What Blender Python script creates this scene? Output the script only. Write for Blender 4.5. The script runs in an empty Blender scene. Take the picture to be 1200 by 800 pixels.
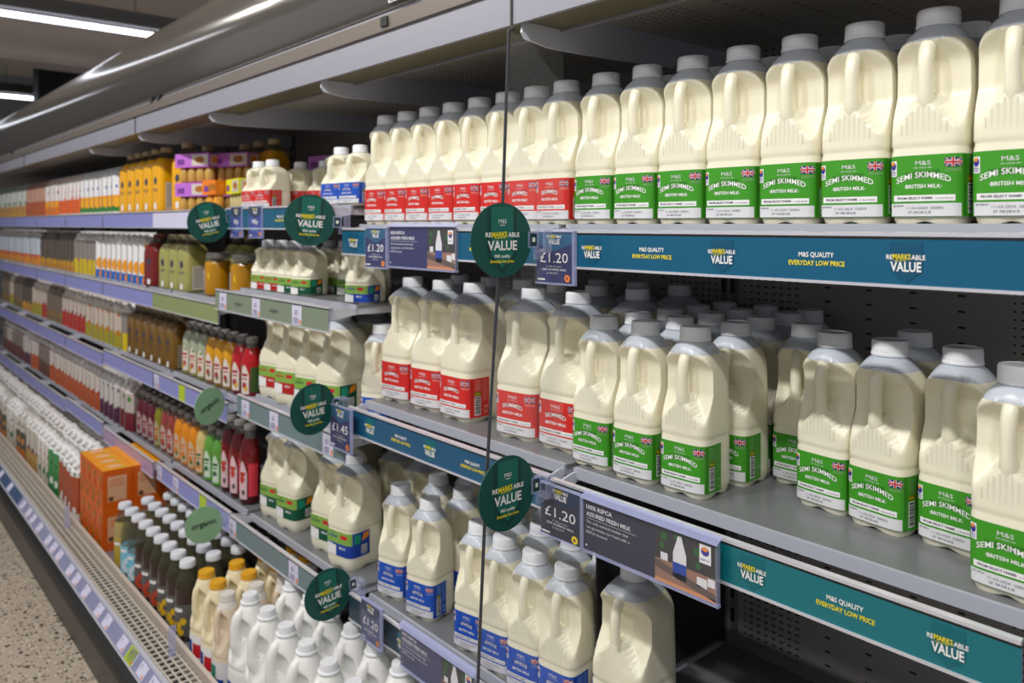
import bpy, math, random
from mathutils import Vector, Matrix
random.seed(7)
SC = bpy.context.scene
COL = SC.collection
R = math.radians
PI = math.pi
EYE = 1.42            # everything below is laid out about the eye level; at the end it is all lifted by EYE so the floor is z = 0

# ------------------------------------------------------------------ camera
cam_d = bpy.data.cameras.new('camera')
cam = bpy.data.objects.new('camera', cam_d)
COL.objects.link(cam)
cam_d.sensor_width = 36.0
cam_d.lens = 27.9
cam_d.shift_y = -137.0 / 1200.0
yaw = math.atan(810.0 / 930.0)
cam.rotation_euler = (R(90), 0, R(90) - yaw)
cam.location = (0, 0, 0)
cam_d.clip_start = 0.05
cam_d.dof.use_dof = True
cam_d.dof.focus_distance = 1.12
cam_d.dof.aperture_fstop = 5.2
SC.camera = cam

# ------------------------------------------------------------------ world and lights
w = bpy.data.worlds.new('world')
SC.world = w
w.use_nodes = True
w.node_tree.nodes['Background'].inputs[0].default_value = (0.90, 0.93, 1.0, 1)
w.node_tree.nodes['Background'].inputs[1].default_value = 0.235
SC.view_settings.view_transform = 'Standard'
SC.view_settings.look = 'None'
SC.view_settings.exposure = 0.0
SC.view_settings.gamma = 1.0
SC.view_settings.use_curve_mapping = False
SPOT_POWER = 17.0
LAMP_POWER = 5.0

def area(name, loc, sx, sy, power, rot=(0, 0, 0), color=(1, 0.98, 0.95)):
    d = bpy.data.lights.new(name, 'AREA')
    d.shape = 'RECTANGLE'; d.size = sx; d.size_y = sy; d.energy = power; d.color = color
    o = bpy.data.objects.new(name, d); COL.objects.link(o)
    o.location = loc; o.rotation_euler = rot
    return o
# short spot lamps in a line above the aisle, just in front of the cabinet
for x, q in ((0.75, 1), (-0.25, 1), (-1.25, 1), (-2.25, 0.85), (-3.25, 0.7), (-4.25, 0.7), (-5.25, 0.6)):
    area('aisle_spot', (x, -0.58, 1.56), 0.22, 0.06, SPOT_POWER * q, (R(38), 0, 0))
# second line of lamps over the middle of the aisle, behind the photographer
for x in (1.2, -0.3, -1.8, -4.0):
    area('aisle_lamp', (x, -1.45, 1.55), 0.6, 0.10, LAMP_POWER, (R(52), 0, 0))

# ------------------------------------------------------------------ materials
def lin(c):
    c = c / 255.0
    return c / 12.92 if c <= 0.04045 else ((c + 0.055) / 1.055) ** 2.4
MC = {}
def mat(name, rgb, rough=0.5, metal=0.0, alpha=1.0, spec=0.5, emit=0.0, trans=0.0, sss=0.0, coat=0.0):
    if name in MC: return MC[name]
    m = bpy.data.materials.new(name); m.use_nodes = True
    b = m.node_tree.nodes['Principled BSDF']
    c = (lin(rgb[0]), lin(rgb[1]), lin(rgb[2]), 1)
    b.inputs['Base Color'].default_value = c
    b.inputs['Roughness'].default_value = rough
    b.inputs['Metallic'].default_value = metal
    b.inputs['Specular IOR Level'].default_value = spec
    b.inputs['Alpha'].default_value = alpha
    b.inputs['Transmission Weight'].default_value = trans
    b.inputs['Coat Weight'].default_value = coat
    if sss:
        b.inputs['Subsurface Weight'].default_value = sss
        b.inputs['Subsurface Scale'].default_value = 0.02
        b.inputs['Subsurface Radius'].default_value = (1, 0.8, 0.5)
    if emit:
        b.inputs['Emission Color'].default_value = c
        b.inputs['Emission Strength'].default_value = emit
    m.diffuse_color = c
    MC[name] = m
    return m

MILK = mat('milk_in_plastic', (240, 235, 211), 0.32, spec=0.5, sss=0.12)
EMPTY = mat('empty_milky_plastic', (226, 234, 246), 0.25, alpha=0.72)
CAPM = mat('milky_cap', (246, 249, 255), 0.38, alpha=0.96)
WHITEP = mat('opaque_white_plastic', (240, 240, 238), 0.35)
WCAP = mat('white_cap', (236, 238, 242), 0.4)
CREAMP = mat('cream_plastic', (238, 226, 190), 0.35)
PINKP = mat('oat_plastic', (226, 208, 184), 0.4)
YCAP = mat('amber_cap', (226, 166, 30), 0.4)
GREEN = mat('label_green', (62, 152, 32), 0.42)
GREEND = mat('label_dark_green', (48, 122, 28), 0.42)
RED = mat('label_red', (214, 42, 36), 0.42)
REDD = mat('label_dark_red', (180, 30, 28), 0.42)
BLUE = mat('label_blue', (30, 84, 190), 0.42)
BLUED = mat('label_dark_blue', (22, 64, 160), 0.42)
WHITE = mat('print_white', (240, 240, 240), 0.5)
OFFW = mat('print_offwhite', (222, 222, 226), 0.5)
INK = mat('print_ink', (60, 60, 80), 0.6)
BLACK = mat('print_black', (18, 18, 20), 0.6)
YEL = mat('print_yellow', (246, 226, 20), 0.5)
ORG = mat('print_orange', (240, 140, 30), 0.5)
NAVY = mat('card_navy', (32, 34, 92), 0.45)
SLATE = mat('card_slate', (42, 42, 58), 0.4)
UKB = mat('flag_blue', (30, 40, 110), 0.5)
UKR = mat('flag_red', (200, 30, 45), 0.5)
LOGOB = mat('logo_blue', (50, 50, 150), 0.5)
PGREY = mat('print_grey_green', (120, 170, 105), 0.5)
PGREYR = mat('print_pale_red', (236, 140, 130), 0.5)
PGREYB = mat('print_pale_blue', (130, 165, 230), 0.5)
OLIVE = mat('print_olive', (130, 130, 20), 0.5)
TEAL = mat('strip_teal', (14, 90, 124), 0.35, coat=0.3)
TEALA = mat('arrow_teal', (14, 80, 112), 0.4)
TEALD = mat('strip_teal_deep', (20, 84, 122), 0.35, coat=0.3)
DGREEN = mat('disc_green', (4, 78, 70), 0.5)
DGREENL = mat('disc_arrow_green', (8, 104, 92), 0.5)
DGREEND = mat('disc_deep_green', (3, 60, 56), 0.5)  # darker printed green behind the arrow and on the clip mark
PALEG = mat('organic_green', (136, 178, 142), 0.5)
LAV = mat('lavender_strip', (142, 146, 208), 0.45)
LAVL = mat('lavender_ticket', (214, 212, 238), 0.5)
SAGE = mat('sage_strip', (128, 142, 122), 0.5)
SLATEG = mat('grey_green_strip', (112, 132, 138), 0.5)
ORGG = mat('organic_yellow_green_strip', (140, 154, 104), 0.5)
LIME = mat('lime_ticket', (180, 206, 40), 0.5)
STEEL = mat('powder_coated_grey', (150, 153, 162), 0.4)
STEELD = mat('dark_grey_shelf', (116, 118, 122), 0.3)
STEELL = mat('light_grey_lip', (176, 180, 192), 0.35)
ALU = mat('aluminium_edge', (222, 222, 232), 0.25, metal=0.35)
CHROME = mat('brushed_chrome', (156, 152, 146), 0.13, metal=0.82)
CHROMED = mat('dark_groove', (44, 42, 40), 0.5)
CANW = mat('canopy_white_strip', (146, 146, 158), 0.35)
CANB = mat('canopy_reflection_band', (170, 160, 150), 0.25, metal=0.6)  # beige reflections on the metal band, put into its base colour
RUBBER = mat('black_bumper', (16, 17, 22), 0.5)
KICK = mat('kick_plate_grey', (54, 53, 54), 0.35)
ACRYL = mat('clear_acrylic', (206, 214, 250), 0.08, alpha=0.16)
ACRYLE = mat('acrylic_edge', (190, 196, 240), 0.15, alpha=0.42)
BRK = mat('bracket_grey', (208, 212, 226), 0.4)
DARKGAP = mat('dark_gap', (20, 20, 20), 0.7)

def nodes_of(m):
    nt = m.node_tree
    return nt, nt.nodes, nt.links
def math_node(nt, op, a, b=None, c=None):
    n = nt.nodes.new('ShaderNodeMath'); n.operation = op
    for i, v in enumerate((a, b, c)):
        if v is None: continue
        if isinstance(v, (int, float)): n.inputs[i].default_value = v
        else: nt.links.new(v, n.inputs[i])
    return n.outputs[0]

def slot_material(name, rgb, ax, ay, rough=0.5):
    """perforated sheet: rows of short punched slots, dense next to the uprights and sparse between them"""
    m = mat(name, rgb, rough)
    nt, N, L = nodes_of(m)
    b = N['Principled BSDF']
    tc = N.new('ShaderNodeTexCoord'); sp = N.new('ShaderNodeSeparateXYZ')
    L.new(tc.outputs['Object'], sp.inputs[0])
    x = sp.outputs[ax]; y = sp.outputs[ay]
    def grid(px, py, wx, wy, ox=0.0):
        fx = math_node(nt, 'ABSOLUTE', math_node(nt, 'SUBTRACT', math_node(nt, 'FLOORED_MODULO', math_node(nt, 'ADD', x, ox), px), px / 2))
        fy = math_node(nt, 'ABSOLUTE', math_node(nt, 'SUBTRACT', math_node(nt, 'FLOORED_MODULO', y, py), py / 2))
        return math_node(nt, 'MULTIPLY', math_node(nt, 'LESS_THAN', fx, wx / 2), math_node(nt, 'LESS_THAN', fy, wy / 2))
    dense = grid(0.0167, 0.0131, 0.0085, 0.0030)
    sparse = grid(0.077, 0.0262, 0.011, 0.0036)
    # distance to the nearest upright, one every 0.67 m from x = -0.94
    u = math_node(nt, 'FLOORED_MODULO', math_node(nt, 'ADD', x, 0.94), 0.67)
    near = math_node(nt, 'ADD', math_node(nt, 'MULTIPLY', math_node(nt, 'GREATER_THAN', u, 0.03), math_node(nt, 'LESS_THAN', u, 0.155)),
                     math_node(nt, 'MULTIPLY', math_node(nt, 'GREATER_THAN', u, 0.515), math_node(nt, 'LESS_THAN', u, 0.64)))
    far = math_node(nt, 'SUBTRACT', 1.0, near)
    midm = math_node(nt, 'MULTIPLY', math_node(nt, 'GREATER_THAN', u, 0.16), math_node(nt, 'LESS_THAN', u, 0.51))
    msk = math_node(nt, 'ADD', math_node(nt, 'MULTIPLY', dense, near), math_node(nt, 'MULTIPLY', math_node(nt, 'MULTIPLY', sparse, far), midm))
    mx = N.new('ShaderNodeMix'); mx.data_type = 'RGBA'
    L.new(msk, mx.inputs[0])
    mx.inputs[6].default_value = (lin(rgb[0]), lin(rgb[1]), lin(rgb[2]), 1)
    mx.inputs[7].default_value = (0.002, 0.002, 0.002, 1)
    L.new(mx.outputs[2], b.inputs['Base Color'])
    return m
BACKM = slot_material('perforated_back_sheet', (160, 155, 151), 0, 2)
CEILM = slot_material('perforated_top_sheet', (208, 204, 198), 0, 1)

def rib_material():
    m = mat('ribbed_air_grille', (120, 116, 84), 0.45)
    nt, N, L = nodes_of(m); b = N['Principled BSDF']
    tc = N.new('ShaderNodeTexCoord'); sp = N.new('ShaderNodeSeparateXYZ'); L.new(tc.outputs['Object'], sp.inputs[0])
    f = math_node(nt, 'FLOORED_MODULO', sp.outputs[0], 0.005)
    g = math_node(nt, 'LESS_THAN', f, 0.0026)
    f2 = math_node(nt, 'LESS_THAN', math_node(nt, 'FLOORED_MODULO', sp.outputs[1], 0.012), 0.0095)
    g = math_node(nt, 'MULTIPLY', g, f2)
    mx = N.new('ShaderNodeMix'); mx.data_type = 'RGBA'; L.new(g, mx.inputs[0])
    mx.inputs[6].default_value = (lin(120), lin(114), lin(84), 1); mx.inputs[7].default_value = (lin(66), lin(64), lin(48), 1)
    L.new(mx.outputs[2], b.inputs['Base Color'])
    return m
RIBM = rib_material()

def terrazzo():
    m = mat('terrazzo', (168, 156, 142), 0.4)
    nt, N, L = nodes_of(m); b = N['Principled BSDF']
    tc = N.new('ShaderNodeTexCoord')
    base = (lin(192), lin(178), lin(160), 1)
    prev = None
    for sc, th, col in ((60, 0.30, (120, 112, 102)), (70, 0.30, (226, 218, 204)), (80, 0.34, (70, 66, 64)), (36, 0.26, (44, 42, 42))):
        v = N.new('ShaderNodeTexVoronoi'); v.inputs['Scale'].default_value = sc; L.new(tc.outputs['Object'], v.inputs['Vector'])
        rnd = math_node(nt, 'LESS_THAN', v.outputs['Color'], 0.42)
        g = math_node(nt, 'MULTIPLY', math_node(nt, 'LESS_THAN', v.outputs['Distance'], th), rnd)
        mx = N.new('ShaderNodeMix'); mx.data_type = 'RGBA'; L.new(g, mx.inputs[0])
        if prev is None: mx.inputs[6].default_value = base
        else: L.new(prev, mx.inputs[6])
        mx.inputs[7].default_value = (lin(col[0]), lin(col[1]), lin(col[2]), 1)
        prev = mx.outputs[2]
    L.new(prev, b.inputs['Base Color'])
    return m
TERR = terrazzo()

def noisy(name, rgb, rough, amt, scale):
    m = mat(name, rgb, rough)
    nt, N, L = nodes_of(m); b = N['Principled BSDF']
    tc = N.new('ShaderNodeTexCoord'); n = N.new('ShaderNodeTexNoise'); n.inputs['Scale'].default_value = scale
    L.new(tc.outputs['Object'], n.inputs['Vector'])
    mx = N.new('ShaderNodeMix'); mx.data_type = 'RGBA'; L.new(n.outputs[0], mx.inputs[0])
    mx.inputs[6].default_value = tuple(lin(c * (1 - amt)) for c in rgb) + (1,)
    mx.inputs[7].default_value = tuple(lin(min(255, c * (1 + amt))) for c in rgb) + (1,)
    L.new(mx.outputs[2], b.inputs['Base Color'])
    return m
CEILP = noisy('ceiling_plaster', (212, 198, 180), 0.8, 0.05, 3)
BEAMP = noisy('beam_plaster', (204, 190, 180), 0.8, 0.04, 4)
WALLP = noisy('wall_paint', (140, 140, 142), 0.8, 0.04, 2)
DARKW = mat('dark_panel', (26, 24, 28), 0.7)
TUBE = mat('lamp_tube', (238, 242, 255), 0.4, emit=6.0)

# ------------------------------------------------------------------ mesh builder
def superpt(t, hx, hy, n):
    c, s = math.cos(t), math.sin(t)
    return (hx * math.copysign(abs(c) ** (2 / n), c), hy * math.copysign(abs(s) ** (2 / n), s))
_tab = {}
def angles(hx, hy, n, count):
    """angles spaced evenly along the outline, starting at the middle of the front (-y)"""
    key = (round(hx / hy, 2), round(n, 2), count)
    if key in _tab: return _tab[key]
    M = 1440
    pts = [superpt(-PI / 2 + 2 * PI * i / M, hx, hy, n) for i in range(M + 1)]
    L = [0]
    for i in range(M): L.append(L[-1] + math.dist(pts[i], pts[i + 1]))
    out = []; j = 0
    for k in range(count):
        t = L[-1] * k / count
        while L[j + 1] < t: j += 1
        f = (t - L[j]) / max(1e-12, L[j + 1] - L[j])
        out.append(-PI / 2 + 2 * PI * (j + f) / M)
    _tab[key] = out
    return out
_arc = {}
def arcpt(s, hx, hy, n):
    """point on the outline at arc length s to the right of the front centre, with its normal"""
    key = (round(hx, 5), round(hy, 5), n)
    if key not in _arc:
        M = 1440
        pts = [superpt(-PI / 2 + PI * i / M, hx, hy, n) for i in range(M + 1)]
        L = [0]
        for i in range(M): L.append(L[-1] + math.dist(pts[i], pts[i + 1]))
        _arc[key] = (pts, L)
    pts, L = _arc[key]
    a = min(abs(s), L[-1] * 0.999)
    lo, hi = 0, len(L) - 1
    while hi - lo > 1:
        mid = (lo + hi) // 2
        if L[mid] <= a: lo = mid
        else: hi = mid
    f = (a - L[lo]) / max(1e-12, L[hi] - L[lo])
    x = pts[lo][0] + f * (pts[hi][0] - pts[lo][0]); y = pts[lo][1] + f * (pts[hi][1] - pts[lo][1])
    i0, i1 = max(0, lo - 3), min(len(pts) - 1, hi + 3)
    tx, ty = pts[i1][0] - pts[i0][0], pts[i1][1] - pts[i0][1]
    l = math.hypot(tx, ty); nx, ny = ty / l, -tx / l
    if s < 0: x = -x; nx = -nx
    return x, y, nx, ny

_txt = {}
def text2d(s, bold=0.0):
    key = (s, bold)
    if key in _txt: return _txt[key]
    cu = bpy.data.curves.new('lettering', 'FONT'); cu.body = s; cu.size = 1.0; cu.resolution_u = 2
    cu.align_x = 'CENTER'; cu.offset = bold; cu.fill_mode = 'FRONT'
    o = bpy.data.objects.new('lettering', cu); COL.objects.link(o)
    dg = bpy.context.evaluated_depsgraph_get(); dg.update()
    me = o.evaluated_get(dg).to_mesh()
    V = [(v.co.x, v.co.y) for v in me.vertices]; F = [tuple(p.vertices) for p in me.polygons]
    o.evaluated_get(dg).to_mesh_clear()
    bpy.data.objects.remove(o); bpy.data.curves.remove(cu)
    if V:
        x0 = min(v[0] for v in V); x1 = max(v[0] for v in V)
        V = [(v[0] - (x0 + x1) / 2, v[1]) for v in V]
        wdt = x1 - x0
    else: wdt = 1
    _txt[key] = (V, F, wdt)
    return _txt[key]

class MB:
    def __init__(s): s.v = []; s.f = []; s.m = []; s.mats = []
    def mi(s, m):
        if m not in s.mats: s.mats.append(m)
        return s.mats.index(m)
    def add(s, V, F, m, xf=None):
        b = len(s.v)
        for p in V:
            p = Vector(p)
            if xf is not None: p = xf @ p
            s.v.append(tuple(p))
        mm = s.mi(m) if not isinstance(m, (list, tuple)) else None
        for i, f in enumerate(F):
            s.f.append(tuple(b + k for k in f)); s.m.append(mm if mm is not None else s.mi(m[i]))
        return s
    def box(s, x0, x1, y0, y1, z0, z1, m, xf=None):
        V = [(x0, y0, z0), (x1, y0, z0), (x1, y1, z0), (x0, y1, z0), (x0, y0, z1), (x1, y0, z1), (x1, y1, z1), (x0, y1, z1)]
        F = [(0, 3, 2, 1), (4, 5, 6, 7), (0, 1, 5, 4), (1, 2, 6, 5), (2, 3, 7, 6), (3, 0, 4, 7)]
        return s.add(V, F, m, xf)
    def prismx(s, prof, x0, x1, m, close=True, xf=None):
        """profile of (y, z) swept along x"""
        n = len(prof)
        V = [(x0, y, z) for y, z in prof] + [(x1, y, z) for y, z in prof]
        F = [(i, (i + 1) % n, n + (i + 1) % n, n + i) for i in range(n if close else n - 1)]
        if close: F += [tuple(range(n - 1, -1, -1)), tuple(range(n, 2 * n))]
        return s.add(V, F, m, xf)
    def quad(s, a, b, c, d, m): return s.add([a, b, c, d], [(0, 1, 2, 3)], m)
    def loft(s, rings, m, cap0=True, cap1=True, matf=None, xf=None):
        n = len(rings[0]); V = [p for r in rings for p in r]; F = []; MM = []
        for k in range(len(rings) - 1):
            for i in range(n):
                j = (i + 1) % n
                F.append((k * n + i, k * n + j, (k + 1) * n + j, (k + 1) * n + i))
                if matf: MM.append(matf(sum(V[q][2] for q in F[-1]) / 4))
        if cap0: F.append(tuple(range(n - 1, -1, -1))); MM.append(matf(V[0][2]) if matf else None)
        if cap1: F.append(tuple((len(rings) - 1) * n + i for i in range(n))); MM.append(matf(V[-1][2]) if matf else None)
        return s.add(V, F, MM if matf else m, xf)
    def lathe(s, prof, m, seg=24, cx=0, cy=0, matf=None, xf=None):
        rings = [[(cx + r * math.cos(2 * PI * i / seg), cy + r * math.sin(2 * PI * i / seg), z) for i in range(seg)] for r, z in prof]
        return s.loft(rings, m, True, True, matf, xf)
    def tube(s, path, rad, m, seg=10, matf=None, flat=1.0):
        rings = []
        for k, p in enumerate(path):
            a = Vector(path[max(0, k - 1)]); b = Vector(path[min(len(path) - 1, k + 1)])
            t = (b - a).normalized()
            u = Vector((1, 0, 0)) if abs(t.x) < 0.9 else Vector((0, 1, 0))
            u = (u - t * u.dot(t)).normalized(); v = t.cross(u)
            r = rad[k] if isinstance(rad, (list, tuple)) else rad
            rings.append([tuple(Vector(p) + u * r * math.cos(2 * PI * i / seg) + v * r * flat * math.sin(2 * PI * i / seg)) for i in range(seg)])
        return s.loft(rings, m, True, True, matf)
    def disc(s, c, r, m, fn, seg=24, ry=None):
        ry = ry or r
        V = [fn(c[0] + r * math.cos(2 * PI * i / seg), c[1] + ry * math.sin(2 * PI * i / seg)) for i in range(seg)]
        return s.add(V, [tuple(range(seg))], m)
    curved = False
    def rect(s, u0, u1, v0, v1, m, fn, nu=1):
        if s.curved: nu = max(nu, int(abs(u1 - u0) * s.curved / 0.002) + 1)
        V = []; F = []
        for i in range(nu + 1):
            u = u0 + (u1 - u0) * i / nu
            V += [fn(u, v0), fn(u, v1)]
        for i in range(nu): F.append((2 * i, 2 * i + 2, 2 * i + 3, 2 * i + 1))
        return s.add(V, F, m)
    def strip(s, p, q, w, m, fn, n=8):
        V = []; F = []
        for i in range(n + 1):
            f = i / n; u = p[0] + (q[0] - p[0]) * f; v = p[1] + (q[1] - p[1]) * f
            V += [fn(u, v - w / 2), fn(u, v + w / 2)]
        for i in range(n): F.append((2 * i, 2 * i + 2, 2 * i + 3, 2 * i + 1))
        return s.add(V, F, m)
    def poly(s, pts, m, fn): return s.add([fn(u, v) for u, v in pts], [tuple(range(len(pts)))], m)
    def text(s, t, u, v, size, m, fn, bold=0.0, width=None, align='c', warp=None):
        V, F, wd = text2d(t, bold)
        k = size / 0.72           # size = cap height
        kx = k if width is None else width / wd
        o = 0 if align == 'c' else (wd * kx / 2 if align == 'l' else -wd * kx / 2)
        P = []
        for x, y in V:
            uu = u + x * kx + o; vv = v + y * k
            if warp: vv += warp(uu - u)
            P.append(fn(uu, vv))
        return s.add(P, F, m)
    def build(s, name, parent=None, smooth=False, sharp=40):
        me = bpy.data.meshes.new(name); me.from_pydata(s.v, [], s.f)
        for m in s.mats: me.materials.append(m)
        me.polygons.foreach_set('material_index', s.m)
        if smooth:
            me.polygons.foreach_set('use_smooth', [True] * len(s.f))
            try: me.set_sharp_from_angle(angle=R(sharp))
            except Exception: pass
        me.update()
        o = bpy.data.objects.new(name, me); COL.objects.link(o)
        if parent: o.parent = parent
        return o

def thing(name, label, cat, loc=(0, 0, 0), rz=0.0, group=None):
    o = bpy.data.objects.new(name, None); COL.objects.link(o)
    o.empty_display_size = 0.02
    o.location = loc; o.rotation_euler = (0, 0, rz)
    o['label'] = label; o['category'] = cat
    if group: o['group'] = group
    return o
def struct(o): o['kind'] = 'structure'; return o
def tag(o, label, cat, group=None):
    o['label'] = label; o['category'] = cat
    if group: o['group'] = group
    return o
def dup(root, loc, rz, label, group, scale=None):
    r = root.copy(); COL.objects.link(r); r.location = loc; r.rotation_euler = (0, 0, rz); r['label'] = label
    if group: r['group'] = group
    elif 'group' in r: del r['group']
    for ch in list(root.children):
        c = ch.copy(); COL.objects.link(c); c.parent = r
        for g in list(ch.children):
            d = g.copy(); COL.objects.link(d); d.parent = c
    return r
PROTO = {}
def place(kind, builder, x, y, z, rz, label, group):
    if kind not in PROTO:
        o = builder(); PROTO[kind] = o
        o.location = (x, y, z); o.rotation_euler = (0, 0, rz); o['label'] = label
        if group: o['group'] = group
        return o
    return dup(PROTO[kind], (x, y, z), rz, label, group)
ORD = ['first', 'second', 'third', 'fourth', 'fifth', 'sixth', 'seventh', 'eighth', 'ninth', 'tenth', 'eleventh', 'twelfth', 'thirteenth',
       'fourteenth', 'fifteenth', 'sixteenth', 'seventeenth', 'eighteenth', 'nineteenth', 'twentieth', 'twenty-first', 'twenty-second',
       'twenty-third', 'twenty-fourth', 'twenty-fifth', 'twenty-sixth', 'twenty-seventh', 'twenty-eighth', 'twenty-ninth', 'thirtieth']

# ================================================================== the store around the cabinet
XL, XR = -9.0, 0.45
b = MB(); b.box(-14, 3.5, -4, 3.5, -EYE - 0.05, -EYE, TERR); struct(b.build('floor'))
b = MB(); b.box(-14, 3.5, -4, 4.5, 2.25, 2.32, CEILP); struct(b.build('ceiling'))
b = MB(); b.box(-14.1, -14, -4, 4.5, -EYE, 2.25, WALLP); struct(b.build('wall_left'))
b = MB(); b.box(-9.35, -8.95, -4, 4.5, 1.60, 2.25, BEAMP); struct(b.build('trim_1'))
b = MB(); b.box(-11.3, -11.0, 1.98, 4.5, 0.9, 2.25, DARKW); struct(b.build('wall_back'))
for k, (x, y0, y1, lab) in enumerate(((-7.06, -1.2, 2.32, 'suspended white tube light in dark trunking nearest above the cabinet'),
                                      (-11.6, -1.2, 2.06, 'small far white tube light against the grey wall'))):
    t = thing('ceiling_light', lab, 'light', (x, (y0 + y1) / 2, 1.6))
    hy = (y1 - y0) / 2
    a = MB(); a.box(-0.06, 0.06, -hy - 0.1, hy + 0.45 if k == 0 else hy + 0.05, 0.045, 0.16, mat('trunking_grey', (84, 82, 82), 0.5))
    a.box(-0.07, 0.07, -hy - 0.1, hy + 0.45 if k == 0 else hy + 0.05, 0.10, 0.115, mat('trunking_grey', (84, 82, 82), 0.5)); a.build('trunking', t)
    a = MB(); a.tube([(0, -hy, 0.0), (0, hy, 0.0)], 0.021, TUBE, 12); a.build('tube', t, True)
    a = MB(); a.box(-0.02, 0.02, hy, hy + 0.05, -0.03, 0.06, WHITE); a.build('lamp_holder', t)
    for q in (-0.5, 0.62, 0.9):
        a = MB(); a.tube([(0, hy * q * 1.3, 0.14), (0, hy * q * 1.3, 0.65)], 0.004, INK, 6); a.build('hanger_rod', t)

# ================================================================== refrigerated cabinet
fr = thing('display_fridge', 'long open refrigerated wall cabinet with chrome canopy running down the aisle', 'fridge')
YB = 1.42
def part(mb, name, smooth=False): return mb.build(name, fr, smooth)
b = MB(); b.box(XL, XR, YB, YB + 0.03, -1.20, 0.38, BACKM); part(b, 'back_panel')
b = MB(); b.box(XL, XR, 0.925, YB, 0.352, 0.37, CEILM); part(b, 'ceiling_panel')
b = MB(); b.box(XL, XR, 0.838, 0.925, 0.322, 0.345, RIBM); b.box(XL, XR, 0.922, 0.930, 0.318, 0.352, CANW); part(b, 'air_grille')
b = MB(); b.prismx([(0.830, 0.318), (0.838, 0.318), (0.838, 0.50), (0.829, 0.50), (0.829, 0.378), (0.830, 0.375)], XL, XR, CANW)
part(b, 'canopy_strip')
b = MB(); b.prismx([(0.824, 0.376), (0.838, 0.376), (0.838, 0.406), (0.8215, 0.404)], XL, XR, CANB); part(b, 'canopy_band')
b = MB(); b.prismx([(0.831, 0.404), (0.838, 0.404), (0.838, 0.414), (0.831, 0.414)], XL, XR, CHROMED); part(b, 'canopy_groove')
prof = []
for k in range(25):
    a = R(-78 + k * 7.0)
    prof.append((0.955 - 0.145 * math.cos(a) ** 1.0 if math.cos(a) > 0 else 0.955, 0.535 + 0.135 * math.sin(a)))
prof = [(0.832, 0.412), (0.822, 0.416), (0.815, 0.43), (0.809, 0.45), (0.804, 0.475), (0.801, 0.50), (0.800, 0.525), (0.802, 0.55), (0.807, 0.575),
        (0.816, 0.60), (0.83, 0.625), (0.85, 0.648), (0.876, 0.665), (0.91, 0.677), (0.95, 0.682), (1.45, 0.684), (1.45, 0.37), (1.42, 0.37), (1.42, 0.65), (0.9, 0.65), (0.845, 0.61), (0.838, 0.55), (0.838, 0.412)]
b = MB(); b.prismx(prof, XL, XR, CHROME); part(b, 'canopy', True)
b = MB(); b.box(XL, XR, 0.835, 0.85, 0.33, 0.42, STEELD); part(b, 'canopy_lining')
# joints of the canopy strip, clips and label
for x in (-0.955, -2.96, -4.97):
    b = MB(); b.box(x, x + 0.004, 0.8275, 0.832, 0.318, 0.404, CHROMED); part(b, 'canopy_joint')
for x, z in ((-1.318, 0.392), (-2.75, 0.41), (-5.3, 0.41), (-2.68, 0.41)):
    b = MB(); b.box(x - 0.012, x + 0.012, 0.819, 0.83, z - 0.009, z + 0.009, BLACK); part(b, 'clip')
f_ = lambda u, v: (u, 0.8235 - 0.003 * 1 - (v - 0.376) * 0.09, v)
b = MB()
fl = lambda u, v: (-1.245 + u, 0.812 - 0.18 * v - 0.0015, 0.432 + v)
b.rect(-0.045, 0.045, -0.012, 0.016, WHITE, fl); b.text('M&S', -0.033, 0.004, 0.006, INK, lambda u, v: (fl(u, v)[0], fl(u, v)[1] - 0.0004, fl(u, v)[2]), 0.02)
for q in range(3): b.rect(-0.04, -0.012, -0.004 - q * 0.003, -0.0025 - q * 0.003, INK, lambda u, v: (fl(u, v)[0], fl(u, v)[1] - 0.0004, fl(u, v)[2]))
part(b, 'rating_sticker')
# uprights, one at each bay joint
BAYS = [-0.27, -0.94, -1.61, -2.28, -2.95, -3.62, -4.29, -4.96, -5.63, -6.30, -6.97, -7.64]
for x in BAYS:
    b = MB(); b.box(x - 0.016, x - 0.006, YB - 0.012, YB, -1.18, 0.35, STEELD); b.box(x + 0.006, x + 0.016, YB - 0.012, YB, -1.18, 0.35, STEELD)
    b.box(x - 0.005, x + 0.005, YB - 0.008, YB, -1.18, 0.35, mat('upright_grey', (150, 148, 146), 0.4))
    for q in range(30): b.box(x - 0.0155, x - 0.0065, YB - 0.0125, YB - 0.011, -1.1 + q * 0.048, -1.1 + q * 0.048 + 0.028, DARKGAP); b.box(x + 0.0065, x + 0.0155, YB - 0.0125, YB - 0.011, -1.1 + q * 0.048, -1.1 + q * 0.048 + 0.028, DARKGAP)
    part(b, 'upright')
for x in BAYS[:6]:       # grey bracket blades under the cabinet roof
    b = MB(); P = [(0.842, 0.345), (0.838, 0.305), (0.846, 0.295), (0.90, 0.288), (1.05, 0.290), (1.28, 0.300), (1.41, 0.306), (1.41, 0.352), (0.93, 0.352), (0.93, 0.345)]
    b.prismx(P, x - 0.002, x + 0.002, BRK); part(b, 'roof_bracket')
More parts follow.
